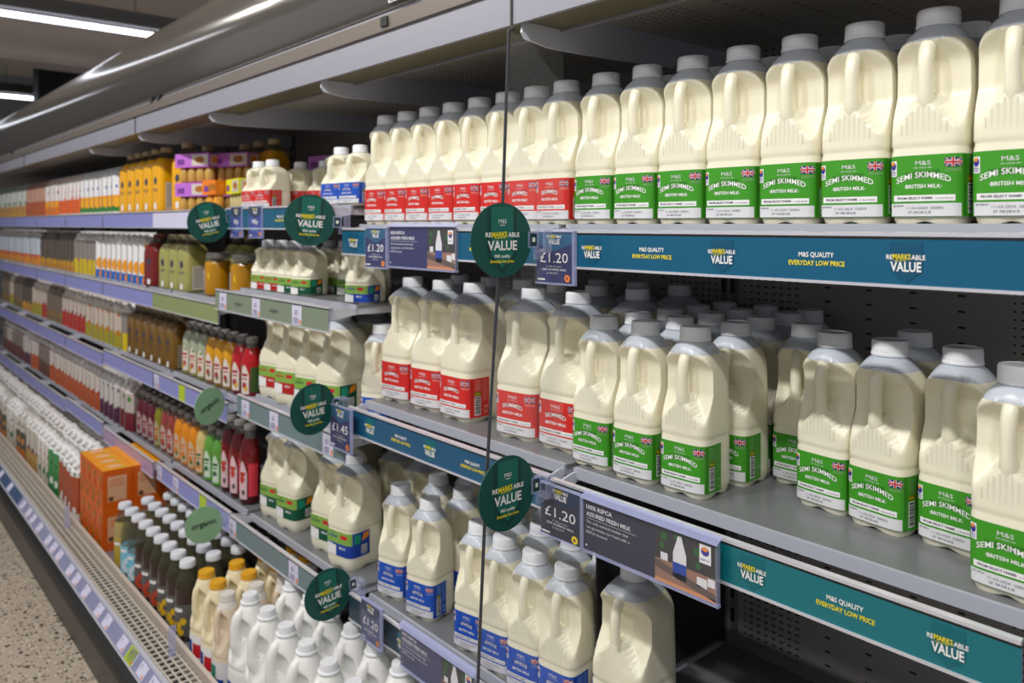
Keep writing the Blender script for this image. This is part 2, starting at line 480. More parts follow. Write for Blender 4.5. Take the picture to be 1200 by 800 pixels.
# base: deck floor, front rail, wire grille, ticket rail, bumper, kick plate
b = MB(); b.box(XL, XR, 0.735, YB, -1.19, -1.17, STEELD); part(b, 'deck_floor')
b = MB(); b.prismx([(0.728, -1.19), (0.742, -1.19), (0.742, -1.135), (0.736, -1.125), (0.728, -1.13)], XL, XR, mat('warm_rail', (190, 176, 164), 0.35)); part(b, 'front_rail')
b = MB(); b.box(XL, XR, 0.655, 0.73, -1.205, -1.20, mat('trough_grey', (48, 48, 52), 0.5)); part(b, 'air_trough')
b = MB()
WIRE = mat('white_wire', (196, 190, 178), 0.4)
for q in range(4):
    y = 0.667 + q * 0.0185; b.box(-7.6, -1.0, y - 0.0022, y + 0.0022, -1.158, -1.154, WIRE)
for q in range(250):
    x = -1.0 - q * 0.0265; b.box(x - 0.0032, x + 0.0032, 0.66, 0.728, -1.1595, -1.1555, WIRE)
part(b, 'wire_grille')
b = MB(); b.prismx([(0.655, -1.148), (0.659, -1.148), (0.659, -1.20), (0.630, -1.20), (0.621, -1.189), (0.626, -1.185), (0.652, -1.152)], XL, XR, ALU); part(b, 'base_ticket_rail')
fb = lambda u, v: (u, 0.6235 + (v + 1.186) * 0.79 - 0.002, v)
b = MB(); b.rect(-3.9, -1.9, -1.183, -1.153, mat('base_strip_grey', (140, 142, 176), 0.45), fb); b.rect(-7, -3.9, -1.183, -1.153, mat('blue_ticket', (60, 84, 120), 0.5), fb)
fb2 = lambda u, v: (u, fb(u, v)[1] - 0.0008, v + 0.0006)
x = -3.86
while x < -1.95:
    b.rect(x, x + 0.055, -1.181, -1.155, LAVL, fb2); b.text('£', x + 0.014, -1.166, 0.007, INK, lambda u, v: (u, fb(u, v)[1] - 0.0016, v + 0.001), 0.02); b.disc((x + 0.045, -1.176), 0.004, ORG, lambda u, v: (u, fb(u, v)[1] - 0.0016, v + 0.001), 10)
    x += random.choice((0.09, 0.12, 0.16))
b.rect(-2.33, -2.27, -1.183, -1.153, LIME, fb2)
for q in range(12):
    b.rect(-6.8 + q * 0.24, -6.74 + q * 0.24, -1.181, -1.155, LAVL, fb2)
part(b, 'base_tickets')
b = MB(); b.prismx([(0.620, -1.189), (0.66, -1.198), (0.66, -1.25), (0.607, -1.24), (0.600, -1.222), (0.606, -1.198)], XL, XR, RUBBER); part(b, 'bumper', True)
b = MB(); b.box(XL, XR, 0.648, 0.66, -EYE, -1.24, KICK); b.box(XL, XR, 0.645, 0.649, -1.262, -1.245, mat('kick_edge', (104, 102, 100), 0.4)); part(b, 'kick_plate')
b = MB(); b.box(XL, XR, 0.66, 1.45, -EYE, -1.195, KICK); part(b, 'base_body')
b = MB(); b.box(XL, XR, YB + 0.03, YB + 0.06, -EYE, 0.68, KICK); part(b, 'rear_shell')
# clear posts of the deck divider
for x in (-3.40, -2.20):
    b = MB(); b.box(x - 0.003, x + 0.003, 0.700, 0.718, -1.16, -1.075, ACRYLE); part(b, 'divider_fin')
b = MB(); b.box(-0.9485, -0.9455, 1.02, YB - 0.015, -0.845, -0.47, mat('dark_side_panel', (40, 40, 44), 0.5)); part(b, 'side_panel')

# ------------------------------------------------------------------ shelves
def remarks(b, u, v, s, fn, width=None):
    """the two-line slogan, s = cap height of the lower word"""
    b.text('RE', u - 1.66 * s, v + 1.22 * s, 0.50 * s, WHITE, fn, 0.02, 0.62 * s)
    b.text('MARKS', u - 0.40 * s, v + 1.24 * s, 0.56 * s, YEL, fn, 0.02, 1.80 * s)
    b.text('ABLE', u + 1.25 * s, v + 1.22 * s, 0.50 * s, WHITE, fn, 0.02, 1.40 * s)
    b.poly([(u - 1.2 * s, v + 1.05 * s), (u + 0.1 * s, v + 1.10 * s), (u + 0.1 * s, v + 1.16 * s), (u - 1.2 * s, v + 1.10 * s)], YEL, fn)
    b.text('VALUE', u, v, s, WHITE, fn, 0.025, 3.1 * s)
def shelf(x0, x1, z, strip, label, lipy=0.95, stripY=0.895, striptop=-0.014, texts=(), thick=0.018, lip_h=0.001, brk=True, plate=STEELD, body=True, sx0=None, sx1=None):
    """one bay's shelf: plate, raised grey lip, two end brackets and the ticket rail hung in front of the lip"""
    sx0 = x0 if sx0 is None else sx0; sx1 = x1 if sx1 is None else sx1
    t = thing('shelf', label, 'shelf', ((x0 + x1) / 2, lipy, z), 0, 'fridge shelves')
    cx = (x0 + x1) / 2
    b = MB(); b.box(x0 - cx + 0.004, x1 - cx - 0.004, 0.002, YB - 0.015 - lipy, -0.006, 0.0, plate); b.box(x0 - cx + 0.004, x1 - cx - 0.004, YB - 0.03 - lipy, YB - 0.015 - lipy, -0.006, 0.02, plate); b.build('shelf_plate', t)
    b = MB(); b.box(x0 - cx + 0.006, x1 - cx - 0.006, -0.003, 0.003, -thick + lip_h, lip_h, STEELL); b.build('front_lip', t)
    for xx in (x0 - cx + 0.010, x1 - cx - 0.010):
        b = MB(); b.prismx([(stripY + 0.004 - lipy, striptop - 0.002), (-0.01, -0.006), (YB - 0.02 - lipy, -0.006), (YB - 0.02 - lipy, -0.028), (YB - 0.12 - lipy, -0.026), (0.0, -0.022), (stripY + 0.004 - lipy, striptop - 0.03)], xx - 0.0015, xx + 0.0015, BRK)
        b.build('shelf_bracket', t)
    # rail
    a0, a1 = sx0 - cx, sx1 - cx
    yy = stripY - lipy
    b = MB(); b.box(a0, a1, yy, yy + 0.003, striptop - 0.056, striptop, ACRYLE)
    b.prismx([(yy - 0.002, striptop), (yy + 0.006, striptop + 0.001), (yy + 0.006, striptop + 0.005), (yy - 0.002, striptop + 0.004)], a0, a1, ALU)
    b.box(a0, a1, yy - 0.003, yy + 0.002, striptop - 0.056, striptop - 0.0525, ALU)
    b.box(a0, a1, yy - 0.0015, yy, striptop - 0.003, striptop, BLACK)
    r = b.build('ticket_rail', t)
    b = MB(); fn = lambda u, v: (u - cx, yy - 0.0012, v); fn2 = lambda u, v: (u - cx, yy - 0.0018, v)
    fn3 = lambda u, v: (u - cx, yy - 0.0024, v)
    strip(b, sx0, sx1, striptop - 0.0525, striptop - 0.003, fn, fn2, fn3)
    b.build('strip_insert', r)
    return t
def teal_strip(vals, quals, m=None):
    def g(b, x0, x1, z0, z1, fn, fn2, fn3):
        zc = (z0 + z1) / 2
        b.rect(x0, x1, z0, z1, m or TEAL, fn)
        for u in vals:
            if x0 < u - 0.02 and u + 0.02 < x1:
                b.poly([(u - 0.017, z0 + 0.015), (u, z0 + 0.002), (u + 0.017, z0 + 0.015), (u + 0.017, z1 - 0.004), (u - 0.017, z1 - 0.004)], TEALA if m is None else mat('arrow_sea_green', (14, 102, 112), 0.4), fn2)
                remarks(b, u, zc - 0.010, 0.0105, fn3)
        for u in quals:
            b.text('M&S QUALITY', u, zc + 0.0025, 0.0058, WHITE, fn2, 0.02, 0.044); b.text('EVERYDAY LOW PRICE', u, zc - 0.0075, 0.0058, YEL, fn2, 0.02, 0.070)
    return g
def ticket_strip(base, tickets, tm=None, words=(), lime=()):
    def g(b, x0, x1, z0, z1, fn, fn2, fn3):
        b.rect(x0, x1, z0, z1, base, fn)
        for u in tickets:
            b.rect(u - 0.026, u + 0.026, z0 + 0.002, z1 - 0.001, tm or LAVL, fn2)
            b.text('£1', u - 0.004, z0 + 0.026, 0.012, INK, fn3, 0.01)
            for q in range(3): b.rect(u - 0.018, u + 0.008, z0 + 0.006 + q * 0.005, z0 + 0.008 + q * 0.005, INK if q else BLUED, fn3)
            b.disc((u + 0.019, z0 + 0.010), 0.0045, ORG, fn3, 10, 0.007)
        for u in words: b.text('organic', u, (z0 + z1) / 2 - 0.004, 0.012, INK, fn2, 0.0, 0.05)
        for u in lime: b.rect(u - 0.03, u + 0.03, z0, z1, LIME, fn2)
    return g
def plain_tickets(x0, x1, step, off=0.0):
    out = []; x = x0 + 0.06 + off
    while x < x1 - 0.04: out.append(x); x += step
    return out

S = shelf
# right bay (in front of the photographer)
S(-0.94, -0.255, 0.0, teal_strip((-0.832, -0.601, -0.368), (-0.717, -0.471)), 'top shelf of the nearest bay, full of green-labelled milk', 0.935, 0.888, -0.013)
S(-0.935, 0.40, -0.405, teal_strip((-0.800, -0.564, -0.33), (-0.69, -0.442), mat('strip_sea_green', (16, 112, 122), 0.35, coat=0.3)), 'middle shelf of the nearest bay with gaps between green-labelled bottles', 0.948, 0.900, -0.415 + 0.405 - 0.003, sx1=-0.262)
S(-0.935, 0.40, -0.85, teal_strip((), ()), 'empty dark lower shelf of the nearest bay', 0.955, 0.900, -0.005)
# second bay
S(-1.61, -0.945, 0.0, teal_strip((-1.55,), (-1.10,)), 'top shelf behind the glass divider holding red-labelled milk', 0.935, 0.888, -0.012, sx1=-0.955, sx0=-1.60)
S(-1.605, -0.945, -0.405, teal_strip((-1.509, -1.283), (-1.387, -1.148), TEALD), 'middle shelf behind the glass divider holding large red-labelled milk', 0.948, 0.905, -0.012)
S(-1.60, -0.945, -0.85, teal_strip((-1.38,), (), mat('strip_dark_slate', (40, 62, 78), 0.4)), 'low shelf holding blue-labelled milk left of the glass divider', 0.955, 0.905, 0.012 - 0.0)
# third bay (one pints and organic milk)
S(-2.275, -1.645, 0.045, teal_strip((), (-1.91,)), 'top shelf with small red-labelled milk bottles', 0.94, 0.885, -0.002)
S(-2.33, -1.64, -0.19, ticket_strip(SAGE, (-2.27, -2.04, -1.80), words=(-2.16, -1.93)), 'shelf of one-pint organic milk with sage price strip', 0.95, 0.875, -0.003)
S(-2.23, -1.615, -0.492, ticket_strip(SLATEG, (-2.17, -1.985, -1.69)), 'shelf of large organic milk with grey price strip', 0.955, 0.90, 0.003)
S(-2.27, -1.635, -0.85, ticket_strip(SLATEG, (-2.25, -1.86), tm=LAVL), 'low shelf of large organic milk above the white bottles', 0.955, 0.895, 0.006)
# fourth bay
S(-2.945, -2.315, 0.045, ticket_strip(LAVL, ()), 'top shelf with juice shot packs', 0.94, 0.885, -0.002)
S(-2.95, -2.335, -0.237, ticket_strip(ORGG, ()), 'shelf with two jars and pale olive bottles', 0.955, 0.885, -0.002)
S(-2.95, -2.285, -0.525, ticket_strip(LAV, (-2.92, ), lime=(-2.66,)), 'shelf of small pale, yellow and red smoothies', 0.955, 0.89, 0.003)
S(-2.95, -2.285, -0.85, ticket_strip(LAV, (-2.92, -2.75, ), lime=(-2.50,)), 'low shelf of small orange, green and red smoothies', 0.955, 0.90, 0.006)
# the bays further left
for i in range(4, 11):
    x1, x0 = BAYS[i], BAYS[i + 1]
    wh = ORD[i - 4]
    for z, nm, st in ((0.045, 'top', -0.002), (-0.237, 'second', -0.003), (-0.525, 'third', -0.003 + (0.006 if i == 4 else -0.01)), (-0.85, 'fourth', 0.006 if i != 5 else 0.02)):
        base = LAV
        if nm == 'fourth' and i == 4: base = mat('pinkish_strip', (176, 150, 184), 0.45)
        S(x0 + 0.012, x1 - 0.006, z, ticket_strip(base, (), None), '%s shelf down with lavender price strip, in the %s bay beyond the juice bays' % (nm, wh), 0.95, 0.888, st,
          )

# ------------------------------------------------------------------ glass divider
gx = -0.94
gd = thing('glass_divider', 'clear glass divider fin with a dark edge between the two nearest bays', 'divider', (gx, 0.80, 0))
GL = mat('divider_glass', (225, 232, 235), 0.03, alpha=0.045, spec=0.5)
P = [(0.812 - 0.80, 0.300), (0.80 - 0.80, 0.04), (0.767 - 0.80, -0.39), (0.745 - 0.80, -0.78), (0.738 - 0.80, -1.13), (0.90, -1.13)]
b = MB(); b.prismx([(0.013, 0.300), (0.0, 0.04), (-0.033, -0.39), (-0.055, -0.78), (-0.062, -1.13), (0.13, -1.13), (0.13, 0.300)], -0.0015, 0.0015, GL); b.build('glass_panel', gd)
b = MB()
EP = [(0.022, 0.308), (0.012, 0.304), (0.0, 0.04), (-0.033, -0.39), (-0.055, -0.78), (-0.062, -1.13)]
b.tube([(0, y, z) for y, z in EP], 0.0026, mat('divider_edge', (96, 98, 104), 0.25, metal=0.7), 8); b.build('edge_strip', gd, True)

# ================================================================== milk bottles
def label_elems(b, kind, P, hz, half):
    """printing on a milk label; P(s, v, k) maps arc length and height to the bottle surface, k = layer"""
    main, dark, pale = {'green': (GREEN, GREEND, PGREY), 'red': (RED, REDD, PGREYR), 'blue': (BLUE, BLUED, PGREYB)}[kind]
    sc = hz / 0.070; sx = half / 0.038
    f1 = lambda u, v: P(u * sx, v * sc, 1); f2 = lambda u, v: P(u * sx, v * sc, 2)
    b.rect(0.0425, 0.046, 0.0, 0.070, dark, f1)
    b.text('M&S', 0, 0.0585, 0.0052, OFFW, f1, 0.0, 0.017); b.text('FOOD', 0, 0.0545, 0.0020, OFFW, f1, 0.0, 0.008)
    b.rect(-0.010, -0.0055, 0.0552, 0.0558, OFFW, f1); b.rect(0.0055, 0.010, 0.0552, 0.0558, OFFW, f1)
    word = {'green': ('SEMI SKIMMED', 0.060), 'red': ('SKIMMED', 0.040), 'blue': ('WHOLE', 0.030)}[kind]
    b.poly([(-0.022, 0.050), (0.018, 0.053), (0.020, 0.044), (-0.018, 0.044)], dark, f1)
    b.text(word[0], 0, 0.0415, 0.0068, WHITE, f2, 0.010, word[1], warp=lambda x: 0.003 - 7.5 * x * x)
    b.text('·BRITISH MILK·', 0, 0.0325, 0.0045, WHITE, f1, 0.02, 0.042, warp=lambda x: -1.0 * x * x)
    b.rect(-0.034, 0.034, 0.0175, 0.0245, WHITE, f1, 6); b.text('FROM SELECT FARMS', -0.009, 0.0198, 0.0028, INK, f2, 0.02, 0.040); b.text('in Great Britain', 0.023, 0.0198, 0.0020, INK, f2, 0, 0.018)
    b.rect(-0.038, 0.040, 0.0005, 0.0150, OFFW, f1, 6); b.text('BEST BEFORE', -0.028, 0.0115, 0.0018, INK, f2, 0.01, 0.013)
    b.text('11-03-2024  G0003', 0.002, 0.0085, 0.0030, INK, f2, -0.005, 0.040); b.text('2F 08:58:6:B', -0.004, 0.0035, 0.0030, INK, f2, -0.005, 0.026)
    # assurance mark
    b.rect(-0.0385, -0.030, 0.0465, 0.0645, WHITE, f1); b.disc((-0.0343, 0.0585), 0.0036, LOGOB, f2, 14, 0.0048)
    b.poly([(-0.0372, 0.0605), (-0.0343, 0.0585), (-0.0318, 0.061), (-0.0335, 0.0637), (-0.036, 0.063)], ORG, lambda u, v: P(u * sx, v * sc, 3))
    b.text('RSPCA', -0.0343, 0.0505, 0.0022, LOGOB, f2, 0.02, 0.0066); b.text('ASSURED', -0.0343, 0.048, 0.0015, LOGOB, f2, 0.01, 0.0066)
    # flag
    u0, u1, v0, v1 = 0.0235, 0.0405, 0.0555, 0.0655
    uc, vc = (u0 + u1) / 2, (v0 + v1) / 2
    b.rect(u0, u1, v0, v1, UKB, f1)
    f3 = lambda u, v: P(u * sx, v * sc, 3)
    for sg in (1, -1):
        b.strip((u0 + 0.001, vc - sg * 0.0042), (u1 - 0.001, vc + sg * 0.0042), 0.0016, WHITE, f2); b.strip((u0 + 0.001, vc - sg * 0.0042), (u1 - 0.001, vc + sg * 0.0042), 0.0006, UKR, f3)
    b.rect(uc - 0.0016, uc + 0.0016, v0, v1, WHITE, f3); b.rect(u0, u1, vc - 0.0016, vc + 0.0016, WHITE, f3)
    f4 = lambda u, v: P(u * sx, v * sc, 4)
    b.rect(uc - 0.0009, uc + 0.0009, v0, v1, UKR, f4); b.rect(u0, u1, vc - 0.0009, vc + 0.0009, UKR, f4)
    for q in range(2): b.rect(0.0245, 0.040, 0.0525 - q * 0.002, 0.0535 - q * 0.002, pale, f1)
    # side panel: small print, olive box, barcode, mark
    for q in range(9): b.rect(0.050, 0.0635 if q % 3 else 0.060, 0.0655 - q * 0.0022, 0.0665 - q * 0.0022, pale, f1)
    b.rect(0.049, 0.062, 0.0385, 0.0455, OLIVE, f1); b.rect(0.0505, 0.059, 0.0415, 0.0425, YEL, f2)
    b.rect(0.049, 0.062, 0.004, 0.0375, WHITE, f1)
    v = 0.006
    k = 0
    while v < 0.035:
        hgt = (0.0009, 0.0018, 0.0007, 0.0013)[k % 4]; b.rect(0.050, 0.061, v, v + hgt, BLACK, f2); v += hgt + (0.0010, 0.0007, 0.0014)[k % 3]; k += 1
    for q in range(14): b.rect(0.0655, 0.0765, 0.0655 - q * 0.0028, 0.0665 - q * 0.0028, pale, f1)
    b.rect(0.069, 0.0765, 0.006, 0.020, pale, f1); b.rect(0.071, 0.0748, 0.009, 0.016, dark, f2)
    # left side panel
    b.rect(-0.062, -0.046, 0.040, 0.054, ORG, f1, 2)
    for q in range(5): b.rect(-0.060, -0.047, 0.0515 - q * 0.0022, 0.0522 - q * 0.0022, REDD, f2)
    for q in range(4): b.rect(-0.062, -0.047, 0.066 - q * 0.0024, 0.067 - q * 0.0024, pale, f1)
    b.text('1 litres', -0.058, 0.0165, 0.0060, OFFW, f1, 0.01, 0.022); b.text('2pt e', -0.056, 0.006, 0.0048, OFFW, f1, 0.01, 0.014)

def organic_elems(b, low, P, hz, half):
    g1 = mat('organic_label_green', (132, 176, 74), 0.45)
    lowm = {'red': REDD, 'dkgreen': mat('organic_dark_green', (6, 84, 58), 0.45), 'blue': BLUED}[low]
    S_ = half * 2.05
    f1 = lambda u, v: P(u * half, v * hz, 1); f2 = lambda u, v: P(u * half, v * hz, 2)
    b.rect(-2.05, 2.2, 0.0, 0.50, lowm, f1, 30); b.rect(-2.05, 1.05, 0.50, 1.0, g1, f1, 20); b.rect(1.05, 2.2, 0.50, 1.0, lowm, f1, 10)
    b.rect(1.15, 1.55, 0.55, 0.92, mat('teal_square', (20, 150, 120), 0.5), f2); b.poly([(1.62, 0.62), (1.75, 0.92), (2.15, 0.96), (2.1, 0.72)], ORG, f2)
    b.rect(-0.95, -0.1, 0.0, 0.42, WHITE, f2, 4); b.rect(-0.95, -0.4, 0.36, 0.46, OFFW, f2, 2)
    b.rect(0.25, 0.75, 0.72, 0.88, UKR, f2); b.text('ORGANIC', -0.35, 0.72, 0.12, lowm, f2, 0.02, 0.8); b.text('M&S', -0.35, 0.88, 0.07, lowm, f2, 0.0, 0.3)
    b.text('MILK', 0.4, 0.30, 0.09, WHITE, f2, 0.02, 0.5)
    b.rect(1.6, 2.0, 0.1, 0.45, WHITE, f2)
    for q in range(6): b.rect(1.63, 1.97, 0.13 + q * 0.05, 0.155 + q * 0.05, BLACK, lambda u, v: P(u * half, v * hz, 3))

def milk_bottle(w, d, h, kind, cat_label='', body=MILK, top=EMPTY, capm=CAPM, capr=0.0235, caph=0.021, ribs=True, lab=(0.009, 0.079), nexp=5.4, level=0.212, handle_r=0.0078, name='milk_bottle', flange=False, crease=True, sh0=0.181):
    """square plastic milk bottle: body with the carved shoulders, bar handle in front, screw cap, wrap label.
    sizes are scaled from the two-pint bottle, 0.25 high"""
    t = thing(name, 'milk', 'milk bottle')
    kz = (h - caph) / 0.229
    hw, hd = w / 2, d / 2
    kx, ky = hw / 0.042, hd / 0.042
    NS = 64
    zs = [0.0, 0.0015, 0.004, 0.008, 0.014, 0.022, 0.05, 0.082, 0.0865, 0.089, 0.0915, 0.096, 0.101, 0.106, 0.111, 0.116, 0.121, 0.126, 0.131, 0.136, 0.141, 0.146, 0.151, 0.156,
          0.164, 0.174, 0.184, 0.190, 0.195, 0.199, 0.203, 0.207, 0.2105, 0.214, 0.2175, 0.220, 0.2225, 0.2245, 0.227, 0.2295]
    def scale(z):       # half width factor and exponent
        if z < 0.02:
            q = z / 0.02; return 0.90 + 0.10 * math.sin(q * PI / 2), nexp
        if z < 0.0865: return 1.0, nexp
        if z < 0.0915: return 0.975 if z < 0.090 else 1.0, nexp
        if z < sh0: return 1.0 - 0.03 * (z - 0.0915) / (sh0 - 0.0915), nexp - 0.4 * (z - 0.09) / 0.1
        return None, None
    neck = capr * 0.93
    rings = []
    for z in zs:
        sc_, n = scale(z)
        if sc_ is None:
            q = (z - sh0) / (0.2275 - sh0)
            if q >= 1: hx = hy = neck; n = 2.0
            else:
                e = max(0.0, math.cos(q * PI / 2)) ** 0.66
                hx = neck + (hw * 0.97 - neck) * e; hy = neck + (hd * 0.97 - neck) * e; n = 2.0 + (nexp - 2.4) * (1 - q) ** 0.9
        else: hx, hy = hw * sc_, hd * sc_
        ring = []
        for a in angles(hw, hd, n, NS):
            x, y = superpt(a, hx, hy, n)
            xa, ya = x / kx, y / ky
            if z <= 0.008 and body is not None:
                zz = z + (0.008 - z) * 0.45 * math.exp(-(min(abs(xa), abs(ya)) / 0.010) ** 2) * (1 if max(abs(xa), abs(ya)) > 0.02 else 0.3)
            else: zz = z
            if 0.100 < z < 0.2115 and ya < 0.006:
                # carved front: surface behind the handle
                if z < 0.150: yr = -0.042 + (0.042 - 0.015) * ((z - 0.100) / 0.050) ** 0.8
                elif z < 0.186: yr = -0.015
                else: yr = -0.015 - 0.018 * ((z - 0.186) / 0.0235) ** 1.1
                ridge = 0.043 - (0.043 - 0.0065) * min(1, max(0, (z - 0.100) / 0.043)) if crease else 0.0065
                blend = min(1, max(0, (abs(xa) - ridge) / 0.0028))
                if z > 0.148: blend = 1.0
                yt = max(ya, yr)
                ya = ya + (yt - ya) * blend
            ring.append((xa * kx, ya * ky, zz * kz))
        rings.append(ring)
    lv = level * kz
    b = MB(); b.loft(rings, body, True, True, (lambda z: body if z < lv else top))
    if ribs:
        for k in range(-4, 5):
            x = k * 0.0062; zt = 0.100 + (0.043 - abs(x)) / 0.0365 * 0.043 - 0.006
            zt = min(zt, 0.135)
            if zt > 0.106: b.tube([(x * kx, -0.0408 * ky, 0.1035 * kz), (x * kx, (-0.0406) * ky, zt * kz)], 0.0012, body, 8)
    b.build('body', t, True, 60)
    b = MB()
    yh = -0.0345
    HP = [(0, -0.0290, 0.116), (0, -0.0310, 0.126), (0, -0.0328, 0.135), (0, yh, 0.142), (0, yh - 0.0008, 0.150), (0, yh - 0.001, 0.165), (0, yh - 0.001, 0.180), (0, yh + 0.0005, 0.190), (0, yh + 0.0035, 0.200), (0, yh + 0.0085, 0.208), (0, yh + 0.016, 0.2145)]
    HR = [0.0085, 0.0092, 0.0095, 0.0096, 0.0088, 0.0084, 0.0084, 0.0086, 0.0088, 0.0086, 0.007]
    s_ = handle_r / 0.0078
    b.tube([(x * kx, y * ky, z * kz) for x, y, z in HP], [r * s_ for r in HR], body, 12, (lambda z: body if z < lv * 0.985 else top), 0.95)
    b.build('handle', t, True, 80)
    # cap
    b = MB(); z0 = h - caph; segs = 40
    prof = [(capr * 1.02, z0), (capr * 1.02, z0 + 0.003), (capr, z0 + 0.0035), (capr * 0.985, h - 0.003), (capr * 0.93, h - 0.0006), (capr * 0.80, h), (capr * 0.78, h - 0.0008), (0.001, h - 0.0008)]
    if flange: prof = [(capr * 1.22, z0 - 0.001), (capr * 1.25, z0 + 0.001), (capr * 1.22, z0 + 0.003), (capr, z0 + 0.004)] + prof[3:]
    rings = []
    for r, z in prof:
        rings.append([((r * (1 - (0.025 if i % 2 and z0 + 0.003 < z < h - 0.001 else 0))) * math.cos(2 * PI * i / segs), (r * (1 - (0.025 if i % 2 and z0 + 0.003 < z < h - 0.001 else 0))) * math.sin(2 * PI * i / segs), z) for i in range(segs)])
    b.loft(rings, capm, True, True); b.build('cap', t, True, 30)
    # label
    z0, z1 = lab[0] * kz, lab[1] * kz
    def P(s, v, k):
        x, y, nx, ny = arcpt(s, hw, hd, nexp)
        o = 0.0007 + 0.00030 * k
        return (x + nx * o, y + ny * o, z0 + v)
    half = 0.90 * hw
    b = MB(); b.curved = half if kind.startswith('org_') else 1.0
    if kind in ('green', 'red', 'blue'):
        main = {'green': GREEN, 'red': RED, 'blue': BLUE}[kind]
        b.rect(-0.064 * half / 0.038, 0.080 * half / 0.038, 0, z1 - z0, main, lambda u, v: P(u, v, 0), 60)
        label_elems(b, kind, P, z1 - z0, half)
    elif kind.startswith('org_'):
        organic_elems(b, kind[4:], P, z1 - z0, half)
    elif kind == 'kids':
        b.rect(-0.07, 0.08, 0, z1 - z0, WHITE, lambda u, v: P(u, v, 0), 50)
        b.rect(-0.035, -0.005, 0.01, 0.05, BLUED, lambda u, v: P(u, v, 1), 8); b.rect(0.0, 0.030, 0.01, 0.045, UKR, lambda u, v: P(u, v, 1), 8); b.rect(0.033, 0.06, 0.0, 0.03, GREEND, lambda u, v: P(u, v, 1), 8)
    elif kind == 'oat':
        b.rect(-0.07, 0.08, 0, z1 - z0, OFFW, lambda u, v: P(u, v, 0), 50)
        b.rect(-0.035, 0.005, 0.02, 0.055, mat('leaf_teal', (40, 130, 110), 0.5), lambda u, v: P(u, v, 1), 8); b.rect(0.0, 0.030, 0.005, 0.025, BLUED, lambda u, v: P(u, v, 1), 8)
    b.build('label', t, True, 60)
    return t

BUILD = {
    'm2g': lambda: milk_bottle(0.083, 0.083, 0.25, 'green'),
    'm2r': lambda: milk_bottle(0.083, 0.083, 0.25, 'red'),
    'm2b': lambda: milk_bottle(0.083, 0.083, 0.25, 'blue'),
    'm4r': lambda: milk_bottle(0.104, 0.124, 0.282, 'red', ribs=False),
    'm4b': lambda: milk_bottle(0.104, 0.124, 0.282, 'blue', ribs=False),
    'm1r': lambda: milk_bottle(0.080, 0.080, 0.138, 'red', capr=0.0185, caph=0.018, handle_r=0.0070, ribs=False, level=0.226, lab=(0.01, 0.098), crease=False),
    'm1b': lambda: milk_bottle(0.080, 0.080, 0.145, 'blue', capr=0.0185, caph=0.018, handle_r=0.0070, ribs=False, level=0.226, lab=(0.01, 0.098), crease=False),
    'o1r': lambda: milk_bottle(0.078, 0.078, 0.145, 'org_red', capr=0.0185, caph=0.018, handle_r=0.0066, ribs=False, level=0.22, lab=(0.008, 0.08), crease=False),
    'o1g': lambda: milk_bottle(0.078, 0.078, 0.145, 'org_dkgreen', capr=0.0185, caph=0.018, handle_r=0.0066, ribs=False, level=0.22, lab=(0.008, 0.08), crease=False),
    'o1b': lambda: milk_bottle(0.078, 0.078, 0.145, 'org_blue', capr=0.0185, caph=0.018, handle_r=0.0066, ribs=False, level=0.22, lab=(0.008, 0.08), crease=False),
    'o4r': lambda: milk_bottle(0.100, 0.115, 0.27, 'org_red', ribs=False, lab=(0.03, 0.085)),
    'o4g': lambda: milk_bottle(0.100, 0.115, 0.27, 'org_dkgreen', ribs=False, lab=(0.03, 0.085)),
    'o4b': lambda: milk_bottle(0.100, 0.115, 0.27, 'org_blue', ribs=False, lab=(0.03, 0.085)),
    'wht': lambda: milk_bottle(0.096, 0.096, 0.26, 'kids', body=WHITEP, top=WHITEP, capm=WCAP, capr=0.019, caph=0.020, ribs=False, handle_r=0.0112, nexp=2.7, flange=True, name='filtered_milk_bottle', crease=False, sh0=0.125),
    'yel': lambda: milk_bottle(0.076, 0.076, 0.235, 'kids', body=CREAMP, top=CREAMP, capm=YCAP, capr=0.0215, caph=0.017, ribs=False, handle_r=0.0080, nexp=3.0, name='milk_bottle', crease=False, sh0=0.135),
    'oat': lambda: milk_bottle(0.068, 0.068, 0.235, 'oat', body=PINKP, top=mat('pale_plastic', (226, 220, 214), 0.4), capm=mat('pale_cap', (220, 214, 206), 0.5), capr=0.0195, caph=0.017, ribs=False, handle_r=0.0072, nexp=3.0, name='milk_bottle', crease=False, sh0=0.135),
}
def put(kind, x, y, z, rz, label, group): return place(kind, BUILD[kind], x, y, z, rz, label, group)

# ---- top shelf, front row: eight red then eight green, seen from left to right
AX = [-1.568, -1.483, -1.398, -1.313, -1.228, -1.143, -1.062, -0.985, -0.892, -0.805, -0.718, -0.632, -0.546, -0.459, -0.372, -0.284]
for i, x in enumerate(AX):
    if i < 8:
        put('m2r', x, 0.985, 0.0, R(1), 'red-labelled milk bottle on the top shelf, %s red one from the left' % ORD[i], 'red-labelled two-pint bottles on the top shelf')
    else:
        put('m2g', x, 0.985, 0.0, R((1, 1, 1, 1, 1, 0, -1, -1)[i - 8]), 'green-labelled milk bottle in front on the top shelf, %s green one from the left' % ORD[i - 8], 'green-labelled bottles in front on the top shelf')
for i, x in enumerate((-0.36, -0.45, -0.54, -0.63, -0.73, -0.82)):
    put('m2g', x - 0.012, 1.085, 0.0, 0, 'milk bottle in the second row of the top shelf, %s from the right end' % ORD[i], 'second row of milk on the top shelf')
for i, x in enumerate((-0.98, -1.07, -1.16, -1.26, -1.36, -1.46, -1.56)):
    put('m2r', x - 0.012, 1.085, 0.0, 0, 'milk bottle behind the red labels on the top shelf, %s left of the divider' % ORD[i], 'second row of milk on the top shelf')

